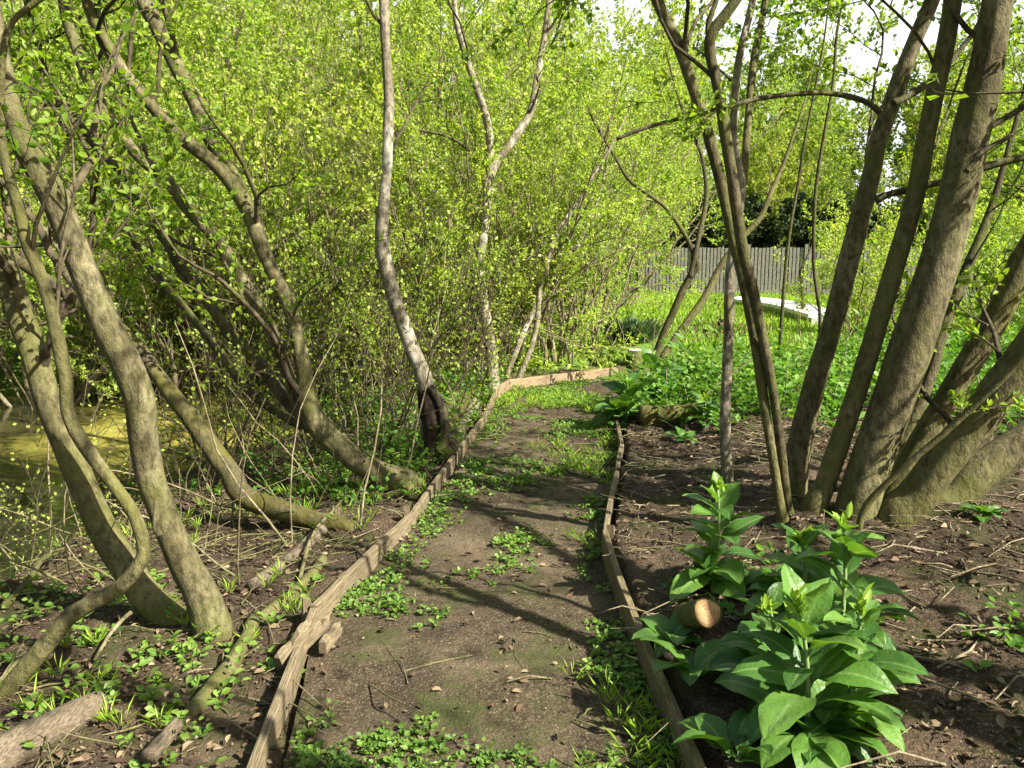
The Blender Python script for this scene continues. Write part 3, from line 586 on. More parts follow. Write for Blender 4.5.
protos = [shrub_proto(100 + k, h=5.0 + .5 * k, nst=9 + k, spread=.42 + .05 * k, leaf=(.042, .072), step=.032, bare=.2, clump=.02, name='thicket_shrub', lab='sunlit yellow green sallow shrub in the thicket', nb=(8, 6, 4)) for k in range(4)]
rs = np.random.default_rng(77)
spots = []
def row(x0, y0, x1, y1, n, s0, s1, jit, grp, lab):
    for k in range(n):
        t = (k + .5) / n; spots.append((x0 + (x1 - x0) * t + rs.normal() * jit, y0 + (y1 - y0) * t + rs.normal() * jit, s0 + (s1 - s0) * rs.random(), grp, lab))
LB1 = ('shrubs edging the path thicket', 'twiggy yellow green shrub in the thicket row along the path and lawn')
LB2 = ('shrubs across the pond', 'leafy shrub in the tangled thicket on the far bank of the pond')
LB3 = ('tall shrubs behind the thicket', 'tall leafy shrub filling the wood behind the pond thicket')
row(-1.6, 9.2, .9, 12.6, 5, .55, .8, .2, *LB1)
row(.9, 13.0, 2.6, 22, 6, .75, 1.0, .25, *LB1)
row(-9.5, 11.5, -2.2, 10.5, 7, .7, .95, .4, *LB2)
row(-7.5, 13.5, -.5, 14.5, 7, .9, 1.15, .5, *LB2)
row(-13, 6, -9.5, 11, 3, .9, 1.1, .4, *LB2)
row(-14, 18, 1.0, 19.5, 10, 1.2, 1.5, .7, *LB3)
row(-20, 24, 3.6, 28, 12, 1.6, 2.1, .9, *LB3)
used = set()
for i, (x, y, s, grp, lab) in enumerate(spots):
    k = i % 4; pr = protos[k]
    if k not in used:
        used.add(k); o = pr; o.location = (x, y, H(x, y)); o.rotation_euler = (0, 0, rs.random() * 6.28); o.scale = (s, s, s); o['label'] = lab; o['group'] = grp
    else: o = dup(pr, (x, y, H(x, y)), rs.random() * 6.28, (s, s, s * (.92 + .16 * rs.random())), lab, grp)
sap = shrub_proto(190, h=3.8, nst=4, spread=.3, leaf=(.04, .065), lm=LEAFM, tm=TWIGF, name='thicket_sapling', lab='slender pale stemmed sapling with few leaves in front of the thicket', cat='sapling', group='slender saplings before the thicket', nb=(5, 4, 3), step=.1, per=1, bare=.3, r0=.02)
for i, (x, y, s) in enumerate([(-.5, 10.4, .9), (-1.3, 9.6, .85), (.3, 11.3, 1.0), (.9, 12.0, 1.0), (-2.2, 9.9, .9), (-3.0, 10.9, 1.0), (1.3, 13.2, 1.1), (-4.2, 11.4, 1.1), (-.9, 11.0, 1.1), (-5.4, 11.9, 1.1), (1.7, 14.6, 1.0), (-1.8, 10.9, 1.1), (-6.5, 12.2, 1.2), (-3.6, 12.0, 1.1)]):
    if i == 0: sap.location = (x, y, H(x, y)); sap.scale = (s, s, s)
    else: dup(sap, (x, y, H(x, y)), rs.random() * 6.28, (s, s, s * (.85 + .35 * rs.random())))
# beyond the fence
ftree = shrub_proto(140, h=6.5, nst=6, spread=.38, leaf=(.08, .13), lm=LEAFF, name='fence_tree', lab='pale green loose crowned tree growing beyond the fence', cat='tree', group='loose trees beyond the fence', nb=(9, 8, 6), maxlvl=3, step=.085, per=2)
fs = [(4.5, 36, 1.0), (8, 40, 1.15), (12, 37, .9), (15.5, 41, 1.0), (19.5, 36, .85), (24, 40, 1.0), (29, 44, 1.1), (1.5, 40, 1.3), (33, 38, .9), (17.5, 30, .62), (21.5, 27, .6), (6.4, 34.8, .62), (10.6, 34.6, .7), (14, 34, .62), (27, 30, .7), (13, 45, 1.35), (19, 50, 1.45), (26, 48, 1.6), (33, 52, 1.8), (16, 46, 1.6), (22, 44, 1.4), (7, 46, 1.6)]
for i, (x, y, s) in enumerate(fs):
    if i == 0: ftree.location = (x, y, .1); ftree.scale = (s * 1.3,) * 3
    else: dup(ftree, (x, y, .1), rs.random() * 6.28, (s * 1.3,) * 3)
etree = shrub_proto(150, h=3.0, nst=9, spread=.35, leaf=(.08, .14), lm=EVER, tm=BARK_DK, name='evergreen_shrub', lab='dark evergreen shrub standing just behind the fence', cat='shrub', group='evergreens behind the fence', nb=(9, 7, 5), maxlvl=3, step=.07, per=3, bare=.02)
es = [(5.3, 32.6, .95), (7.6, 32.3, 1.05), (9.8, 32.8, 1.1), (12.0, 31.6, 1.05), (14.2, 31.0, .95), (3.2, 33, .9)]
for i, (x, y, s) in enumerate(es):
    if i == 0: etree.location = (x, y, .1); etree.scale = (s * 1.02,) * 3
    else: dup(etree, (x, y, .1), rs.random() * 6.28, (s * 1.02,) * 3)
# shrubs at the end of the bed, this side of the fence
bsh = shrub_proto(160, h=2.4, nst=8, spread=.6, leaf=(.04, .065), lm=LEAFM, name='bed_shrub', lab='low leafy yellow green shrub on the far side of the coppiced stems', cat='shrub', group='low shrubs behind the coppiced tree', nb=(8, 6, 4), step=.055, per=2, bare=.03, r0=.018)
bs = [(7.2, 11.5, .9), (8.6, 13.5, 1.1), (6.3, 14.5, .9), (10.5, 15, 1.2), (8.0, 18.0, 1.1), (11.5, 19, 1.4), (9.6, 10.4, .9), (13, 13, 1.3)]
for i, (x, y, s) in enumerate(bs):
    if i == 0: bsh.location = (x, y, H(x, y)); bsh.scale = (s, s, s)
    else: dup(bsh, (x, y, H(x, y)), rs.random() * 6.28, (s, s, s))

bsp = shrub_proto(170, h=1.9, nst=6, spread=.55, leaf=(.03, .05), lm=LEAFM, tm=TWIG, name='bank_sapling', lab='thin twiggy sapling growing from the bank beside the pond', cat='sapling', group='twiggy saplings on the pond bank', nb=(7, 5, 3), step=.06, per=1, bare=.1, r0=.009, maxlvl=2)
sps = [(-2.7, 4.1, .6), (-1.9, 6.4, .9), (-2.6, 7.2, 1.0), (-1.3, 7.4, 1.0), (-.95, 8.3, 1.1), (-1.9, 8.6, 1.2), (-2.8, 9.0, 1.1), (-1.4, 9.4, 1.2), (-3.5, 10.2, 1.2), (-.6, 9.3, 1.0), (-2.2, 5.4, .7), (-4.4, 10.6, 1.2), (-3.0, 5.2, .55), (-1.2, 6.5, .8), (-5.4, 10.9, 1.2), (-.7, 7.6, .8)]
for i, (x, y, s) in enumerate(sps):
    if i == 0: bsp.location = (x, y, H(x, y)); bsp.scale = (s, s, s)
    else: dup(bsp, (x, y, H(x, y)), rs.random() * 6.28, (s, s, s * (.8 + .5 * rs.random())))
# coppiced tree added out of view, so its stems and crown shade the path
shade = shrub_proto(180, h=5.2, nst=11, spread=.62, leaf=(.045, .07), lm=LEAFN, tm=BARK, name='unseen_shade_tree', lab='unseen coppiced tree beside the path, added to throw shadow bands across it', cat='tree', nb=(4, 4, 3), step=.2, per=1, bare=.45, r0=.085, clump=0.)
for i, (x, y, s) in enumerate([(3.1, .35, 1.0)]):
    if i == 0: shade.location = (x, y, H(x, y)); shade.scale = (s, s, s)
    else: dup(shade, (x, y, H(x, y)), rs.random() * 6.28, (s, s, s), 'unseen coppiced tree added for shade on the planted bank, further back from the path')

# ------------------------------------------------------------------ fence
GREYW = wood_mat('grey_fence_wood', (.24, .22, .19), (.38, .355, .31), (.11, .10, .085), axis=(9, 9, .6), dirt=.2)
F0 = np.array((1.0, 30.5)); F1 = np.array((17.5, 26.0)); FL = np.linalg.norm(F1 - F0); fd = (F1 - F0) / FL; fnv = np.array((-fd[1], fd[0]))
fence = thing('garden_fence', (F0[0], F0[1], .1), 'weathered grey upright board fence across the end of the lawn', 'fence')
fence.rotation_euler = (0, 0, math.atan2(fd[1], fd[0]))
def box(g, x0, x1, y0, y1, z0, z1):
    v = [(x, y, z) for x in (x0, x1) for y in (y0, y1) for z in (z0, z1)]
    g.add(v, [[0, 1, 3, 2], [4, 6, 7, 5], [0, 4, 5, 1], [2, 3, 7, 6], [0, 2, 6, 4], [1, 5, 7, 3]])
npn = 9; pw = FL / npn
for k in range(npn):
    g = Geo(); x = k * pw + .08
    while x < (k + 1) * pw - .12:
        h = 1.72 + .03 * rs.random(); w = .085 + .015 * rs.random(); box(g, x, x + w, -.012, .012 + .004 * rs.random(), .04, h); x += w + .028 + .012 * rs.random()
    for z in (.35, 1.0, 1.5): box(g, k * pw + .06, (k + 1) * pw - .06, .02, .06, z, z + .08)
    link('fence_panel', g.mesh('fence_panel', GREYW, False), fence)
for k in range(npn + 1):
    g = Geo(); box(g, k * pw - .05, k * pw + .05, -.05, .05, -.1, 1.85); link('fence_post', g.mesh('fence_post', GREYW, False), fence)

# ------------------------------------------------------------------ pale curved wall on the lawn
WHITE = M('white_capping'); WHITE.col(WHITE.mix(WHITE.noise(5, 4), (.72, .72, .70), (.82, .82, .81))); WHITE.rough(.5); WHITE.bump(WHITE.noise(30), .1)
PALE = M('pale_green_wall'); PALE.col(PALE.mix(PALE.noise(4, 5), (.40, .46, .42), (.50, .55, .50))); PALE.rough(.6)
ctr = [P(735, 299, 22.3), P(746, 300, 21.8), P(765, 304, 20.8), P(790, 311, 19.0), P(808, 318, 17.4), P(824, 325, 16.2)]
cc = catmull(np.array([(p[0], p[1], 0) for p in ctr]), 5); tn = nrm(np.gradient(cc, axis=0)); nv = np.stack([-tn[:, 1], tn[:, 0], tn[:, 2] * 0], 1)
cwall = thing('curved_wall', (cc[0][0], cc[0][1], .1), 'low curved pale wall with a white top on the lawn before the fence', 'wall')
def sweep(prof, mat, nm):
    g = Geo(); k = len(prof); v = np.array([[c + n * a + np.array((0, 0, z)) for a, z in prof] for c, n in zip(cc, nv)]).reshape(-1, 3); m = len(cc)
    i = np.arange(m - 1)[:, None]; j = np.arange(k)[None]; j2 = (j + 1) % k
    g.add(v, np.stack([i * k + j, i * k + j2, (i + 1) * k + j2, (i + 1) * k + j], -1).reshape(-1, 4))
    for o, rv in ((0, 1), ((m - 1) * k, 0)):
        f = np.arange(k)[None] + o
        if k == 4: g.f[4].append(f[:, ::-1] if rv else f); g.m[4].append(np.zeros(1, int))
    return link(nm, g.mesh(nm, mat, False, origin=(cc[0][0], cc[0][1], .1)), cwall)
sweep([(-.25, 0), (.25, 0), (.25, .33), (-.25, .33)], PALE, 'wall_body'); sweep([(-.32, .333), (.35, .333), (.35, .46), (-.32, .41)], WHITE, 'wall_cap')

# ------------------------------------------------------------------ logs, stumps
CUT = M('cut_wood'); w1 = CUT.N.new('ShaderNodeTexWave'); w1.wave_type = 'RINGS'; w1.rings_direction = 'Z'; w1.inputs['Scale'].default_value = 22; w1.inputs['Distortion'].default_value = 2.5; CUT.L.new(CUT.tc.outputs['Object'], w1.inputs[0])
CUT.col(CUT.mix(CUT.ramp(CUT.noise(12, 4), [(.4, 0.), (.7, .6)]), CUT.mix(w1.outputs[0], (.33, .20, .09), (.40, .26, .125)), (.22, .12, .05))); CUT.rough(.8)
CUTP = M('cut_wood_pale'); CUTP.col(CUTP.mix(CUTP.noise(12, 4), (.50, .42, .30), (.68, .58, .44))); CUTP.rough(.8)
def log(name, p0, p1, r0, r1, bark, label, cat='log', cut=None, bump=.06, mid=None, group=None, n=14):
    p0 = np.array(p0, float); p1 = np.array(p1, float); root = thing(name, p0, label, cat, group); k = 12
    t = np.linspace(0, 1, k)[:, None]; pts = p0 + (p1 - p0) * t; L = np.linalg.norm(p1 - p0); sag = np.sin(t * math.pi * 1.0 + .3) * np.array(mid if mid is not None else (0, 0, 0)); pts = pts + sag
    g = Geo(); g.tube(pts, np.linspace(r0, r1, k) * (1 + .06 * np.sin(np.arange(k) * 1.7 + L * 9)), n, bump=bump, seed=L * 13); link('bark', g.mesh('bark', bark, origin=p0), root)
    if cut is not None:
        d = nrm(p0 - p1); gd = Geo(); ang = np.linspace(0, 2 * math.pi, 20, endpoint=False)
        v = [(0, 0, .006)]
        for rr in (.5, .93): v += [(math.cos(a) * rr * r0 * (1 + .05 * math.sin(3 * a + 1)), math.sin(a) * rr * r0 * (1 + .05 * math.sin(3 * a + 1)), .006 + .004 * math.sin(5 * a) * rr) for a in ang]
        v += [(math.cos(a) * .97 * r0, math.sin(a) * .97 * r0, -.02) for a in ang]
        gd.add(v, [[0, 1 + i, 1 + (i + 1) % 20] for i in range(20)]); s0 = 0
        for b in (1, 21): gd.f[4].append(np.array([[b + i, b + 20 + i, b + 20 + (i + 1) % 20, b + (i + 1) % 20] for i in range(20)])); gd.m[4].append(np.zeros(20, int))
        o = link('cut_face', gd.mesh('cut_face', cut), root); o.rotation_euler = Vector(d).to_track_quat('Z', 'Y').to_euler()
    return root
f = P(707, 613, 2.78); b = P(694, 640, 3.1); b[2] = max(b[2], .06)
log('cut_log', f, f + np.array((-.035, .18, -.10)), .053, .058, BARK_DK, 'short sawn log with a fresh orange cut face between the big leaved plants', cut=CUT)
s0 = GT(634, 366); log('tree_stump', s0 + np.array((0, 0, .22)), s0 + np.array((0, 0, -.1)), .098, .12, BARK_DK, 'small sawn stump with a pale flat top at the end of the far edging board', 'stump', cut=CUTP)
s1 = GT(723, 336); log('tree_stump', s1 + np.array((0, 0, .30)), s1 + np.array((0, 0, -.1)), .10, .13, ROT, 'brown rotten stump on the lawn beside the slim straight tree', 'stump', cut=ROT)
def gz(p, dz=0.): return np.array((p[0], p[1], H(p[0], p[1]) + dz))
WEATH = wood_mat('weathered_log', (.12, .095, .06), (.21, .17, .115), (.055, .04, .025), axis=(7, 1.2, 7))
a_, b_ = GT(-45, 792), GT(103, 712)
log('weathered_log', gz(b_, .035), gz(a_, .045), .052, .07, WEATH, 'bleached split log lying on the leaf litter at the corner of the bank', cut=None, bump=.1)
a_, b_ = GT(150, 772), GT(178, 742)
log('split_stake', gz(a_, .05), gz(b_, .06), .03, .024, WEATH, 'pale splintered stake end poking from the grass beside the weathered log', 'stake', bump=.12, n=8)
lp = [((452, 450), (476, 406), .06, BARK_PALE, 'pale log lying closest to the edging board in the rotten log pile'), ((447, 440), (467, 402), .06, MOSSY, 'mossy brown log in the middle of the rotten log pile'),
      ((441, 430), (456, 402), .065, BARK, 'grey log in the pile nearest the hollow tree'), ((447, 464), (458, 436), .07, ROT, 'dark crumbling log end at the front of the rotten pile'), ((448, 402), (478, 396), .05, MOSSY, 'thin mossy log lying across behind the log pile')]
for k, (q0, q1, r, m, lb) in enumerate(lp):
    a_, b_ = GT(*q0), GT(*q1); log('rotten_log', gz(a_, r * (.8 + .5 * (k == 1))), gz(b_, r * (.8 + .5 * (k == 1))), r, r * .9, m, lb, group='rotten log pile', cut=ROT if k == 3 else None)
a_, b_ = GT(640, 425), GT(706, 418)
log('mossy_log', gz(a_, .06), gz(b_, .05), .12, .07, MOSSY, 'mossy broken log with a dark rotten end behind the edging board', cut=ROT, bump=.12)
# old half-buried kerb logs left of the edging
for q0, q1, r, lb in [((338, 512), (255, 590), .036, 'half buried grey log beside the mossy fallen trunk'), ((252, 622), (190, 720), .03, 'half buried rotten pole between the leaning pair and the path'), ((322, 560), (262, 622), .028, 'thin twisted root along the edging board')]:
    a_, b_ = GT(*q0), GT(*q1); log('buried_log', gz(a_, r * .25), gz(b_, r * .25), r, r * 1.1, WEATH if r > .03 else BARK, lb, bump=.12, group='half buried logs by the path', mid=(.03, 0, .0))
# fallen branches
fb = [((80, 640), (0, 690), .016, 'pale'), ((5, 610), (60, 560), .02, ''), ((-10, 600), (75, 535), .028, 'dark'), ((150, 610), (95, 668), .012, ''), ((200, 470), (330, 345), .011, ''), ((165, 440), (215, 500), .02, ''), ((160, 468), (310, 500), .012, ''), ((300, 580), (342, 505), .01, '')]
lbs = ['thin pale branch fallen in front of the curved sapling', 'short fallen branch propped on the muddy bank', 'dark fallen branch sloping into the clear water', 'slim bent stick lying across the leaf litter', 'long thin branch leaning up from the fallen trunk', 'thick dead limb lying against the fallen trunk', 'dead pole lying along the bank above the mossy trunk', 'straight stick crossing the mossy trunk end']
for (q0, q1, r, _), lb in zip(fb, lbs):
    a_, b_ = GT(*q0), GT(*q1); c = catmull(np.array([gz(a_, r), gz(a_ * .6 + b_ * .4, r + .05) + rs.normal(size=3) * .03, gz(a_ * .3 + b_ * .7, r + .06), gz(b_, r + .02)]), 5)
    if 'leaning' in lb: c = catmull(np.array([gz(a_, .02), P(240, 430, a_[1] + .1), P(290, 380, a_[1] + .2), P(345, 330, a_[1] + .4)]), 5)
    g = Geo(); g.tube(c, np.linspace(r, r * .5, len(c)), 8, bump=.08, seed=r * 900); o = link('fallen_branch', g.mesh('fallen_branch', TWIGF if 'pale' in lb or 'stick' in lb else BARK_DK, origin=c[0]), None, c[0]); tag(o, lb, 'branch', 'fallen branches on the bank')

# ------------------------------------------------------------------ big leaved plants
BIG = M('big_leaf'); uvn = BIG.N.new('ShaderNodeAttribute'); uvn.attribute_name = 'rib'
gi = BIG.N.new('ShaderNodeNewGeometry'); cbase = BIG.ramp(gi.outputs['Random Per Island'], [(0, (.045, .12, .022)), (.55, (.075, .175, .028)), (1, (.14, .27, .045))])
cb = BIG.mix(BIG.ramp(uvn.outputs['Fac'], [(.0, .75), (.14, 0.)]), cbase, (.20, .32, .10)); BIG.col(cb); BIG.rough(.42, .45)
BIG.bump(BIG.math('ADD', BIG.noise(70, 3, .6), BIG.math('MULTIPLY', BIG.voro(75), .6)), .35, .006)
trn = BIG.N.new('ShaderNodeBsdfTranslucent'); BIG.L.new(BIG.mix(1., cb, (1.5, 1.5, .5), 'MULTIPLY'), trn.inputs[0]); mxs = BIG.N.new('ShaderNodeMixShader'); mxs.inputs[0].default_value = .35
BIG.L.new(BIG.b.outputs[0], mxs.inputs[1]); BIG.L.new(trn.outputs[0], mxs.inputs[2]); BIG.L.new(mxs.outputs[0], BIG.out.inputs[0])
YNG = leaf_mat('young_leaf', (.22, .36, .04), (.28, .42, .05), (.34, .46, .08), .4, vary=False)
STEM = M('plant_stem'); STEM.col((.17, .24, .08)); STEM.rough(.6)
class BigLeaf:
    def __init__(s): s.g = Geo(); s.rib = []
    def leaf(s, p, az, el, L, wd, droop, rg, roll=0.):
        nl, nw = 11, 7; t = np.linspace(0, 1, nl); e = el - droop * t ** 1.3; ds = L / (nl - 1)
        x = np.concatenate([[0], np.cumsum(np.cos(e[:-1]) * ds)]); z = np.concatenate([[0], np.cumsum(np.sin(e[:-1]) * ds)])
        pet = .16; q = np.clip((t - pet) / (1 - pet), 0, 1); wid = wd * (np.sin(math.pi * q ** .78) ** .75) * (1 - .12 * q) + .006 * (1 - t)
        a = np.linspace(-1, 1, nw)[None]; ph = rg.random() * 6
        yy = wid[:, None] * a; fold = .10 + .22 * rg.random()
        up = fold * np.abs(yy) + .05 * wd * np.sin(t * 17 + ph)[:, None] * np.abs(a) ** 2 * 1.5 + .05 * wd * np.cos(a * 6 + t[:, None] * 9 + ph) * (wid[:, None] > .01)
        nx, nz = -np.sin(e), np.cos(e)
        roll2 = roll; yr = yy * math.cos(roll) - up * math.sin(roll); ur = yy * math.sin(roll) + up * math.cos(roll)
        lx = x[:, None] + nx[:, None] * ur; lz = z[:, None] + nz[:, None] * ur
        ca, sa = math.cos(az), math.sin(az)
        v = np.stack([p[0] + lx * ca - yr * sa, p[1] + lx * sa + yr * ca, p[2] + lz], -1).reshape(-1, 3)
        i = np.arange(nl - 1)[:, None]; j = np.arange(nw - 1)[None]
        f = np.stack([i * nw + j, i * nw + j + 1, (i + 1) * nw + j + 1, (i + 1) * nw + j], -1).reshape(-1, 4)
        s.g.add(v, f); s.rib.append((np.abs(a) * np.ones((nl, 1)) + 0 * yy).ravel())
    def mesh(s, name, mat, origin):
        me = s.g.mesh(name, mat, origin=origin); at = me.attributes.new('rib', 'FLOAT', 'POINT'); at.data.foreach_set('value', np.concatenate(s.rib).astype(np.float32)); return me
def big_plant(px, py, hgt, leafL, label, seed, n=16, tiers=True, lean=(0, 0), rose=9, group='big leaved plants in the bed', dz=None, azb=None):
    b = GT(px, py); rg = np.random.default_rng(seed); root = thing('broadleaf_plant', b, label, 'plant', group); st = Geo(); bl = BigLeaf(); yg = Geo()
    tip = b + np.array((lean[0], lean[1], hgt)); k = 8; t = np.linspace(0, 1, k)[:, None]
    pts = b + (tip - b) * t + np.sin(t * math.pi) * np.array((.02, .01, 0)); pts[0][2] -= .04
    if hgt > .12: st.tube(pts, np.linspace(.010, .005, k), 8)
    az = rg.random() * 6.28
    for i in range(rose):      # basal leaves
        az += 2.4 + rg.normal() * .25; L = leafL * (.75 + .45 * rg.random()); bl.leaf(b + np.array((rg.normal() * .012, rg.normal() * .012, .02)), az, R(20 + 45 * rg.random()), L, L * (.215 + .05 * rg.random()), R(55 + 55 * rg.random()), rg, rg.normal() * .25)
    if hgt > .12:
        n = int(n * 1.35)
        for i in range(n):
            q = .08 + .86 * (i / n) ** 1.15; az += 2.4 + rg.normal() * .2; f = q * (k - 1); a0 = int(f); p = pts[a0] * (1 - (f - a0)) + pts[min(a0 + 1, k - 1)] * (f - a0)
            L = leafL * (1.08 - .62 * q ** 1.6) * (.8 + .4 * rg.random()); bl.leaf(p, az + rg.normal() * .3, R(22 + 40 * q * q + 14 * rg.normal()), L, L * (.205 + .04 * rg.random()), R(78 - 45 * q + 15 * rg.normal()), rg, rg.normal() * .25)
        m = 16; dd = np.stack([rg.normal(size=m) * .6, rg.normal(size=m) * .6, .7 + rg.random(m)], 1)
        yg.leaves(tip + np.array((0, 0, -.02)) + rg.normal(size=(m, 3)) * np.array((.008, .008, .016)), dd, (.025 + .045 * rg.random(m)), w=.2, six=True, rg=rg)
        link('young_tip', yg.mesh('young_tip', YNG, origin=b), root); link('stem', st.mesh('stem', STEM, origin=b), root)
    link('leaves', bl.mesh('leaves', BIG, b), root); return root
big_plant(806, 748, .44, .27, 'largest broadleaf plant in front, with a yellow tip, beside the edging board', 201, 18, lean=(-.03, .05), rose=10)
big_plant(838, 650, .46, .27, 'tall broadleaf plant behind the largest one, close under the coppiced stems', 202, 18, lean=(.02, .08), rose=11)
big_plant(712, 590, .46, .24, 'broadleaf plant growing just behind the orange cut log', 203, 20, lean=(.02, .06), rose=9)
big_plant(842, 728, .38, .22, 'broadleaf plant crowding the outer side of the largest one', 215, 16, lean=(.05, .05), rose=9)
big_plant(775, 690, .30, .23, 'shorter broadleaf plant between the cut log and the largest plant', 216, 10, lean=(-.03, .03), rose=8)
big_plant(800, 625, .34, .23, 'broadleaf plant at the back of the clump under the crossing stems', 217, 12, lean=(.0, .04), rose=9)
big_plant(672, 648, .10, .17, 'small broadleaf plant overlapping the bark of the cut log', 218, 0, rose=7)
big_plant(690, 683, .05, .22, 'stemless broadleaf rosette between the cut log and the edging board', 204, 0, rose=7)
big_plant(735, 765, .05, .2, 'low broadleaf rosette half under the largest plant', 205, 0, rose=6)
big_plant(780, 590, .05, .2, 'shaded broadleaf rosette at the foot of the two crossing stems', 206, 0, rose=7)
big_plant(626, 420, .36, .36, 'bright broadleaf plant overhanging the edging board at the bend', 207, 14, rose=9)
big_plant(652, 405, .48, .40, 'yellow green broadleaf plant just behind the mossy log', 208, 14, rose=9)
big_plant(664, 392, .35, .32, 'broadleaf plant in front of the cut stump', 209, 12, rose=9)
big_plant(676, 388, .50, .38, 'broadleaf plant below the crooked slanting stems', 210, 12, rose=9)
big_plant(622, 437, .05, .22, 'small shaded broadleaf rosette against the board below the bright plant', 211, 0, rose=7)
big_plant(683, 442, .05, .15, 'little bright rosette alone on the mulch', 212, 0, rose=9)
big_plant(703, 425, .22, .22, 'small broadleaf plant at the thin end of the mossy log', 213, 8, rose=6)
big_plant(983, 520, .05, .12, 'little leafy seedling under the lowest coppice stem', 214, 0, rose=9)
# blue-green tuft
b = GT(630, 350); g = Geo(); m = 900; rg = np.random.default_rng(5); a = rg.random(m) * 6.28; rr = rg.random(m) ** .5
dd = np.stack([np.cos(a) * rr, np.sin(a) * rr, .75 + .5 * rg.random(m)], 1); g.leaves(b + np.stack([np.cos(a) * rr * .35, np.sin(a) * rr * .3, rg.random(m) * .2], 1), dd, .16 + .2 * rg.random(m), w=.06, rg=rg)
tag(link('tufted_plant', g.mesh('tufted_plant', BLUEG, origin=b), None, b), 'bushy blue green tuft of narrow leaves behind the cut stump', 'plant')
# brown dead frond bush on the lawn edge
b = GT(712, 345); gd = Grow(9, leaf=(.05, .08), step=.06, per=1, nb=(5, 4), maxlvl=2, leaf_lvl=1)
for k in range(9): gd.branch(b, (rs.normal() * .9, rs.normal() * .9, .35), .7, .012, 0)
dead = thing('dead_shrub', b, 'brown withered branches heaped on the lawn edge by the slim tree', 'shrub'); link('branches', gd.g.mesh('branches', ROT, origin=b), dead); link('dead_leaves', gd.leafmesh('dead_leaves', LITTER, origin=b, drop=.4), dead)

# ------------------------------------------------------------------ ground cover, grass, weeds, litter (uncountable)
def scatter(n, x0, x1, y0, y1, dens, rg):
    x = x0 + (x1 - x0) * rg.random(n); y = y0 + (y1 - y0) * rg.random(n); k = rg.random(n) < dens(x, y); return x[k], y[k]
def herbs(name, n, box_, dens, hmin, hmax, lsz, nl, mat, seed, w=.26, stemh=True, six=False, el=.3):
    rg = np.random.default_rng(seed); x, y = scatter(n, *box_, dens, rg); z = HD(x, y); N = len(x); g = Geo()
    k = nl; hh = hmin + (hmax - hmin) * rg.random(N) ** 1.5
    a = rg.random((N, k)) * 6.28; t = rg.random((N, k)); rad = (.25 + .35 * rg.random((N, k))) * hh[:, None] + .004
    px = x[:, None] + np.cos(a) * rad * t; py = y[:, None] + np.sin(a) * rad * t; pz = z[:, None] + hh[:, None] * t * .95 + .004
    d = np.stack([np.cos(a), np.sin(a), el + .7 * (rg.random((N, k)) - .3)], -1).reshape(-1, 3)
    g.leaves(np.stack([px, py, pz], -1).reshape(-1, 3), d, (lsz[0] + (lsz[1] - lsz[0]) * rg.random(N * k)), w=w, six=six, nup=1.4, rg=rg)
    return tag(link(name, g.mesh(name, mat)), kind='stuff')
def lft(x, y): return (x < midx(y)) & (path_sd(x, y) > .04)
def rgt(x, y): return (x > midx(y)) & (path_sd(x, y) > .05)
pn = lambda x, y, s, lo, hi: sstep(lo, hi, fbm(x * s, y * s))
# path weeds, thicker along the edges and in patches
def dpath(x, y):
    s = -path_sd(x, y); return (s > .01) * np.clip(pn(x, y, 1.4, .44, .6) * .95 + .6 * sstep(.3, .02, s) * pn(x, y, 2.1, .40, .6), 0, 1) * .75
herbs('path_weeds', 30000, (-1.2, 1.5, 1.6, 10.5), dpath, .008, .045, (.012, .028), 8, WEED, 301, w=.36, six=True)
herbs('path_grass', 2600, (-1.2, 1.5, 1.6, 10.5), lambda x, y: (path_sd(x, y) < -.01) * pn(x + 7, y, 1.2, .48, .66), .02, .06, (.04, .09), 10, GRASSM, 302, w=.04, el=.9)
# bank
herbs('bank_weeds', 4200, (-3.4, -.3, 1.6, 9.8), lambda x, y: lft(x, y) * (1 - pond_mask(x, y) > .5) * pn(x + 3, y, 1.1, .46, .66) * np.where(y < 4.6, .42, .9), .02, .10, (.02, .045), 9, WEED, 303, w=.34, six=True)
herbs('bank_grass', 550, (-3, -.3, 1.6, 8), lambda x, y: lft(x, y) * (1 - pond_mask(x, y) > .5) * pn(x, y + 9, 1.3, .5, .66), .02, .06, (.04, .10), 12, GRASSM, 304, w=.035, el=1.1)
herbs('bank_undergrowth', 5500, (-4, -.1, 4.9, 12.5), lambda x, y: lft(x, y) * (pond_mask(x, y) < .4) * sstep(4.6, 6.0, y) * np.where((x < -1.25) & (y < 8), .22, 1.) * (.25 + pn(x + 5, y, .9, .40, .58)), .06, .36, (.03, .065), 14, HERB, 305, w=.3)
herbs('far_bank_undergrowth', 9000, (-14, 2.2, 10.8, 22), lambda x, y: (pond_mask(x, y) < .3) * (x < .7 + .09 * (y - 10)) * (.3 + .7 * pn(x + 5, y, .6, .38, .58)) * ((path_sd(x, y) > .2)) * (np.hypot(x - 1.5, (y - 12.6) * .8) > 1.35), .12, .5, (.06, .12), 14, LEAFM, 306, w=.24)
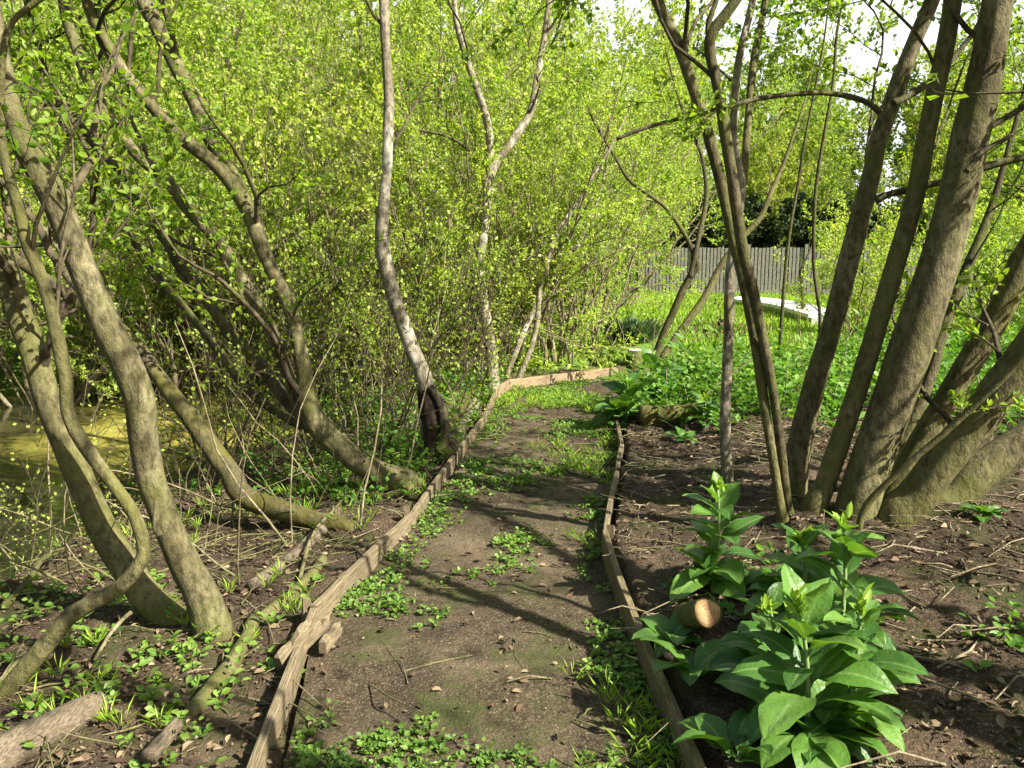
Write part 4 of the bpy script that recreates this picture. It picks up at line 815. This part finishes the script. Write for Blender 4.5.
# bed
herbs('bed_weeds', 2500, (.6, 6, 1.6, 8), lambda x, y: rgt(x, y) * pn(x + 13, y, 1.2, .54, .7), .02, .1, (.02, .05), 9, HERB, 307, w=.3, six=True)
herbs('bed_undergrowth', 16000, (1.2, 9.5, 5.6, 15), lambda x, y: rgt(x, y) * sstep(5.6, 7.6, y + .35 * (x - 2.5)) * (.25 + .75 * pn(x + 2, y, .8, .36, .55)) * (path_sd(x, y) > .25) * (y < 10.2 + .35 * np.maximum(x - 2.5, 0)), .12, .48, (.05, .10), 16, HERB, 308, w=.26)
herbs('bed_tall_herbs', 2600, (1.3, 9.5, 6.2, 14), lambda x, y: rgt(x, y) * sstep(6.2, 8.0, y + .35 * (x - 2.5)) * pn(x + 21, y, .9, .44, .6) * (path_sd(x, y) > .35) * (y < 9.8 + .35 * np.maximum(x - 2.5, 0)), .35, .75, (.06, .14), 18, HERB, 315, w=.2, el=.55)
herbs('bed_seedlings', 5000, (1.3, 9.5, 6.2, 16), lambda x, y: rgt(x, y) * sstep(6.0, 8.0, y + .35 * (x - 2.5)) * pn(x + 33, y, .8, .4, .6) * (path_sd(x, y) > .3) * (y < 10.2 + .35 * np.maximum(x - 2.5, 0)), .15, .6, (.04, .09), 12, WEED, 316, w=.26)
rg = np.random.default_rng(317); x, y = scatter(420, 1.2, 9, 6, 15, lambda x, y: rgt(x, y) * (path_sd(x, y) > .3) * sstep(5.5, 7.5, y + .3 * (x - 2)), rg); g = Geo()
for xi, yi, zi in zip(x, y, HD(x, y)):
    L = .4 + .9 * rg.random() ** 2; a = rg.random() * 6.28; e = R(35 + 50 * rg.random()); d = np.array((math.cos(a) * math.cos(e), math.sin(a) * math.cos(e), math.sin(e))); p = [np.array((xi, yi, zi - .02))]
    for q in range(5): d = nrm(d + rg.normal(size=3) * .12); p.append(p[-1] + d * L / 5)
    g.tube(np.array(p), np.linspace(.006, .002, 6) * (.6 + rg.random()), 4, cap=False)
tag(link('dry_stalks', g.mesh('dry_stalks', TWIGF)), kind='stuff')
# lawn
rg = np.random.default_rng(309); x, y = scatter(60000, 1.2, 14, 10.6, 30, lambda x, y: (path_sd(x, y) > .2) * (x > 1.0 + .1 * (y - 11)) * (np.hypot(x - 1.5, (y - 12.6) * .8) > 1.3) * np.clip(.25 + .9 * pn(x, y, .7, .3, .6), 0, 1), rg)
g = Geo(); z = H0(x, y); k = 4; N = len(x)
pos = np.repeat(np.stack([x, y, z], 1), k, 0) + rg.normal(size=(N * k, 3)) * np.array((.04, .04, 0)); d = rg.normal(size=(N * k, 3)) * .45; d[:, 2] = 1
g.leaves(pos, d, .08 + .15 * rg.random(N * k) ** 2, w=.07, rg=rg, nup=0); tag(link('lawn_grass', g.mesh('lawn_grass', GRASSM)), kind='stuff')
# iris-like grass across the pond
rg = np.random.default_rng(310); x, y = scatter(900, -8.5, -3.5, 10.6, 13.5, lambda x, y: pn(x, y, .7, .42, .6), rg); g = Geo(); N = len(x); k = 9
pos = np.repeat(np.stack([x, y, H0(x, y)], 1), k, 0) + rg.normal(size=(N * k, 3)) * np.array((.06, .06, 0)); d = rg.normal(size=(N * k, 3)) * .25; d[:, 2] = 1
g.leaves(pos, d, .4 + .4 * rg.random(N * k), w=.04, rg=rg, nup=0); tag(link('waterside_grass', g.mesh('waterside_grass', GRASSM)), kind='stuff')
# arching dead stems on the bank
rg = np.random.default_rng(313); x, y = scatter(1500, -5, 0, 3.4, 11, lambda x, y: lft(x, y) * (pond_mask(x, y) < .75) * np.where(y < 5, .25, .7) * (path_sd(x, y) > .25), rg); g = Geo()
for xi, yi, zi in zip(x, y, HD(x, y)):
    L = .3 + 1.3 * rg.random() ** 2; a = rg.random() * 6.28; e = R(10 + 70 * rg.random()); d = np.array((math.cos(a) * math.cos(e), math.sin(a) * math.cos(e), math.sin(e))); p = [np.array((xi, yi, zi - .02))]
    for q in range(6): d = nrm(d + rg.normal(size=3) * .14 - np.array((0, 0, .09 * rg.random()))); p.append(p[-1] + d * L / 6)
    p = np.array(p)
    if path_sd(p[-1][0], p[-1][1]) < .1: continue
    g.tube(p, np.linspace(.0055, .002, 7) * (.6 + rg.random()), 4, cap=False)
tag(link('brushwood', g.mesh('brushwood', TWIGF)), kind='stuff')
# dead leaves and chips
rg = np.random.default_rng(311); x, y = scatter(130000, -3.4, 5.2, 1.5, 13, lambda x, y: np.where(path_sd(x, y) < .03, .22, 1.0) * (pond_mask(x, y) < .6) * np.clip(1.3 - y * .1, .35, 1) * (.35 + .65 * pn(x, y, 2, .36, .6)), rg)
g = Geo(); N = len(x); a = rg.random(N) * 6.28; d = np.stack([np.cos(a), np.sin(a), rg.normal(size=N) * .25], 1)
g.leaves(np.stack([x, y, HD(x, y) + .004 + .008 * rg.random(N)], 1), d, (.008 + .042 * rg.random(N) ** 2.6), w=.26, fold=.14, six=True, nup=1.6, rg=rg); tag(link('leaf_litter', g.mesh('leaf_litter', LITTER)), kind='stuff')
# twig debris
rg = np.random.default_rng(312); x, y = scatter(11000, -3.4, 5.0, 1.5, 9, lambda x, y: np.where(path_sd(x, y) < .03, .05, .6) * (pond_mask(x, y) < .7), rg); g = Geo()
for xi, yi, zi in zip(x, y, HD(x, y)):
    L = .04 + .36 * rg.random() ** 2.5; a = rg.random() * 6.28; d = np.array((math.cos(a), math.sin(a), rg.normal() * .12)); p = np.array((xi, yi, zi + .008)); w_ = rg.normal(size=3) * L * .08; w_[2] = abs(w_[2]) * .6
    g.tube(np.array([p, p + d * L * .5 + w_, p + d * L]), np.array([.003, .0028, .0015]) * (.6 + 1.3 * rg.random()), 4, cap=False)
tag(link('twig_debris', g.mesh('twig_debris', TWIGF)), kind='stuff')
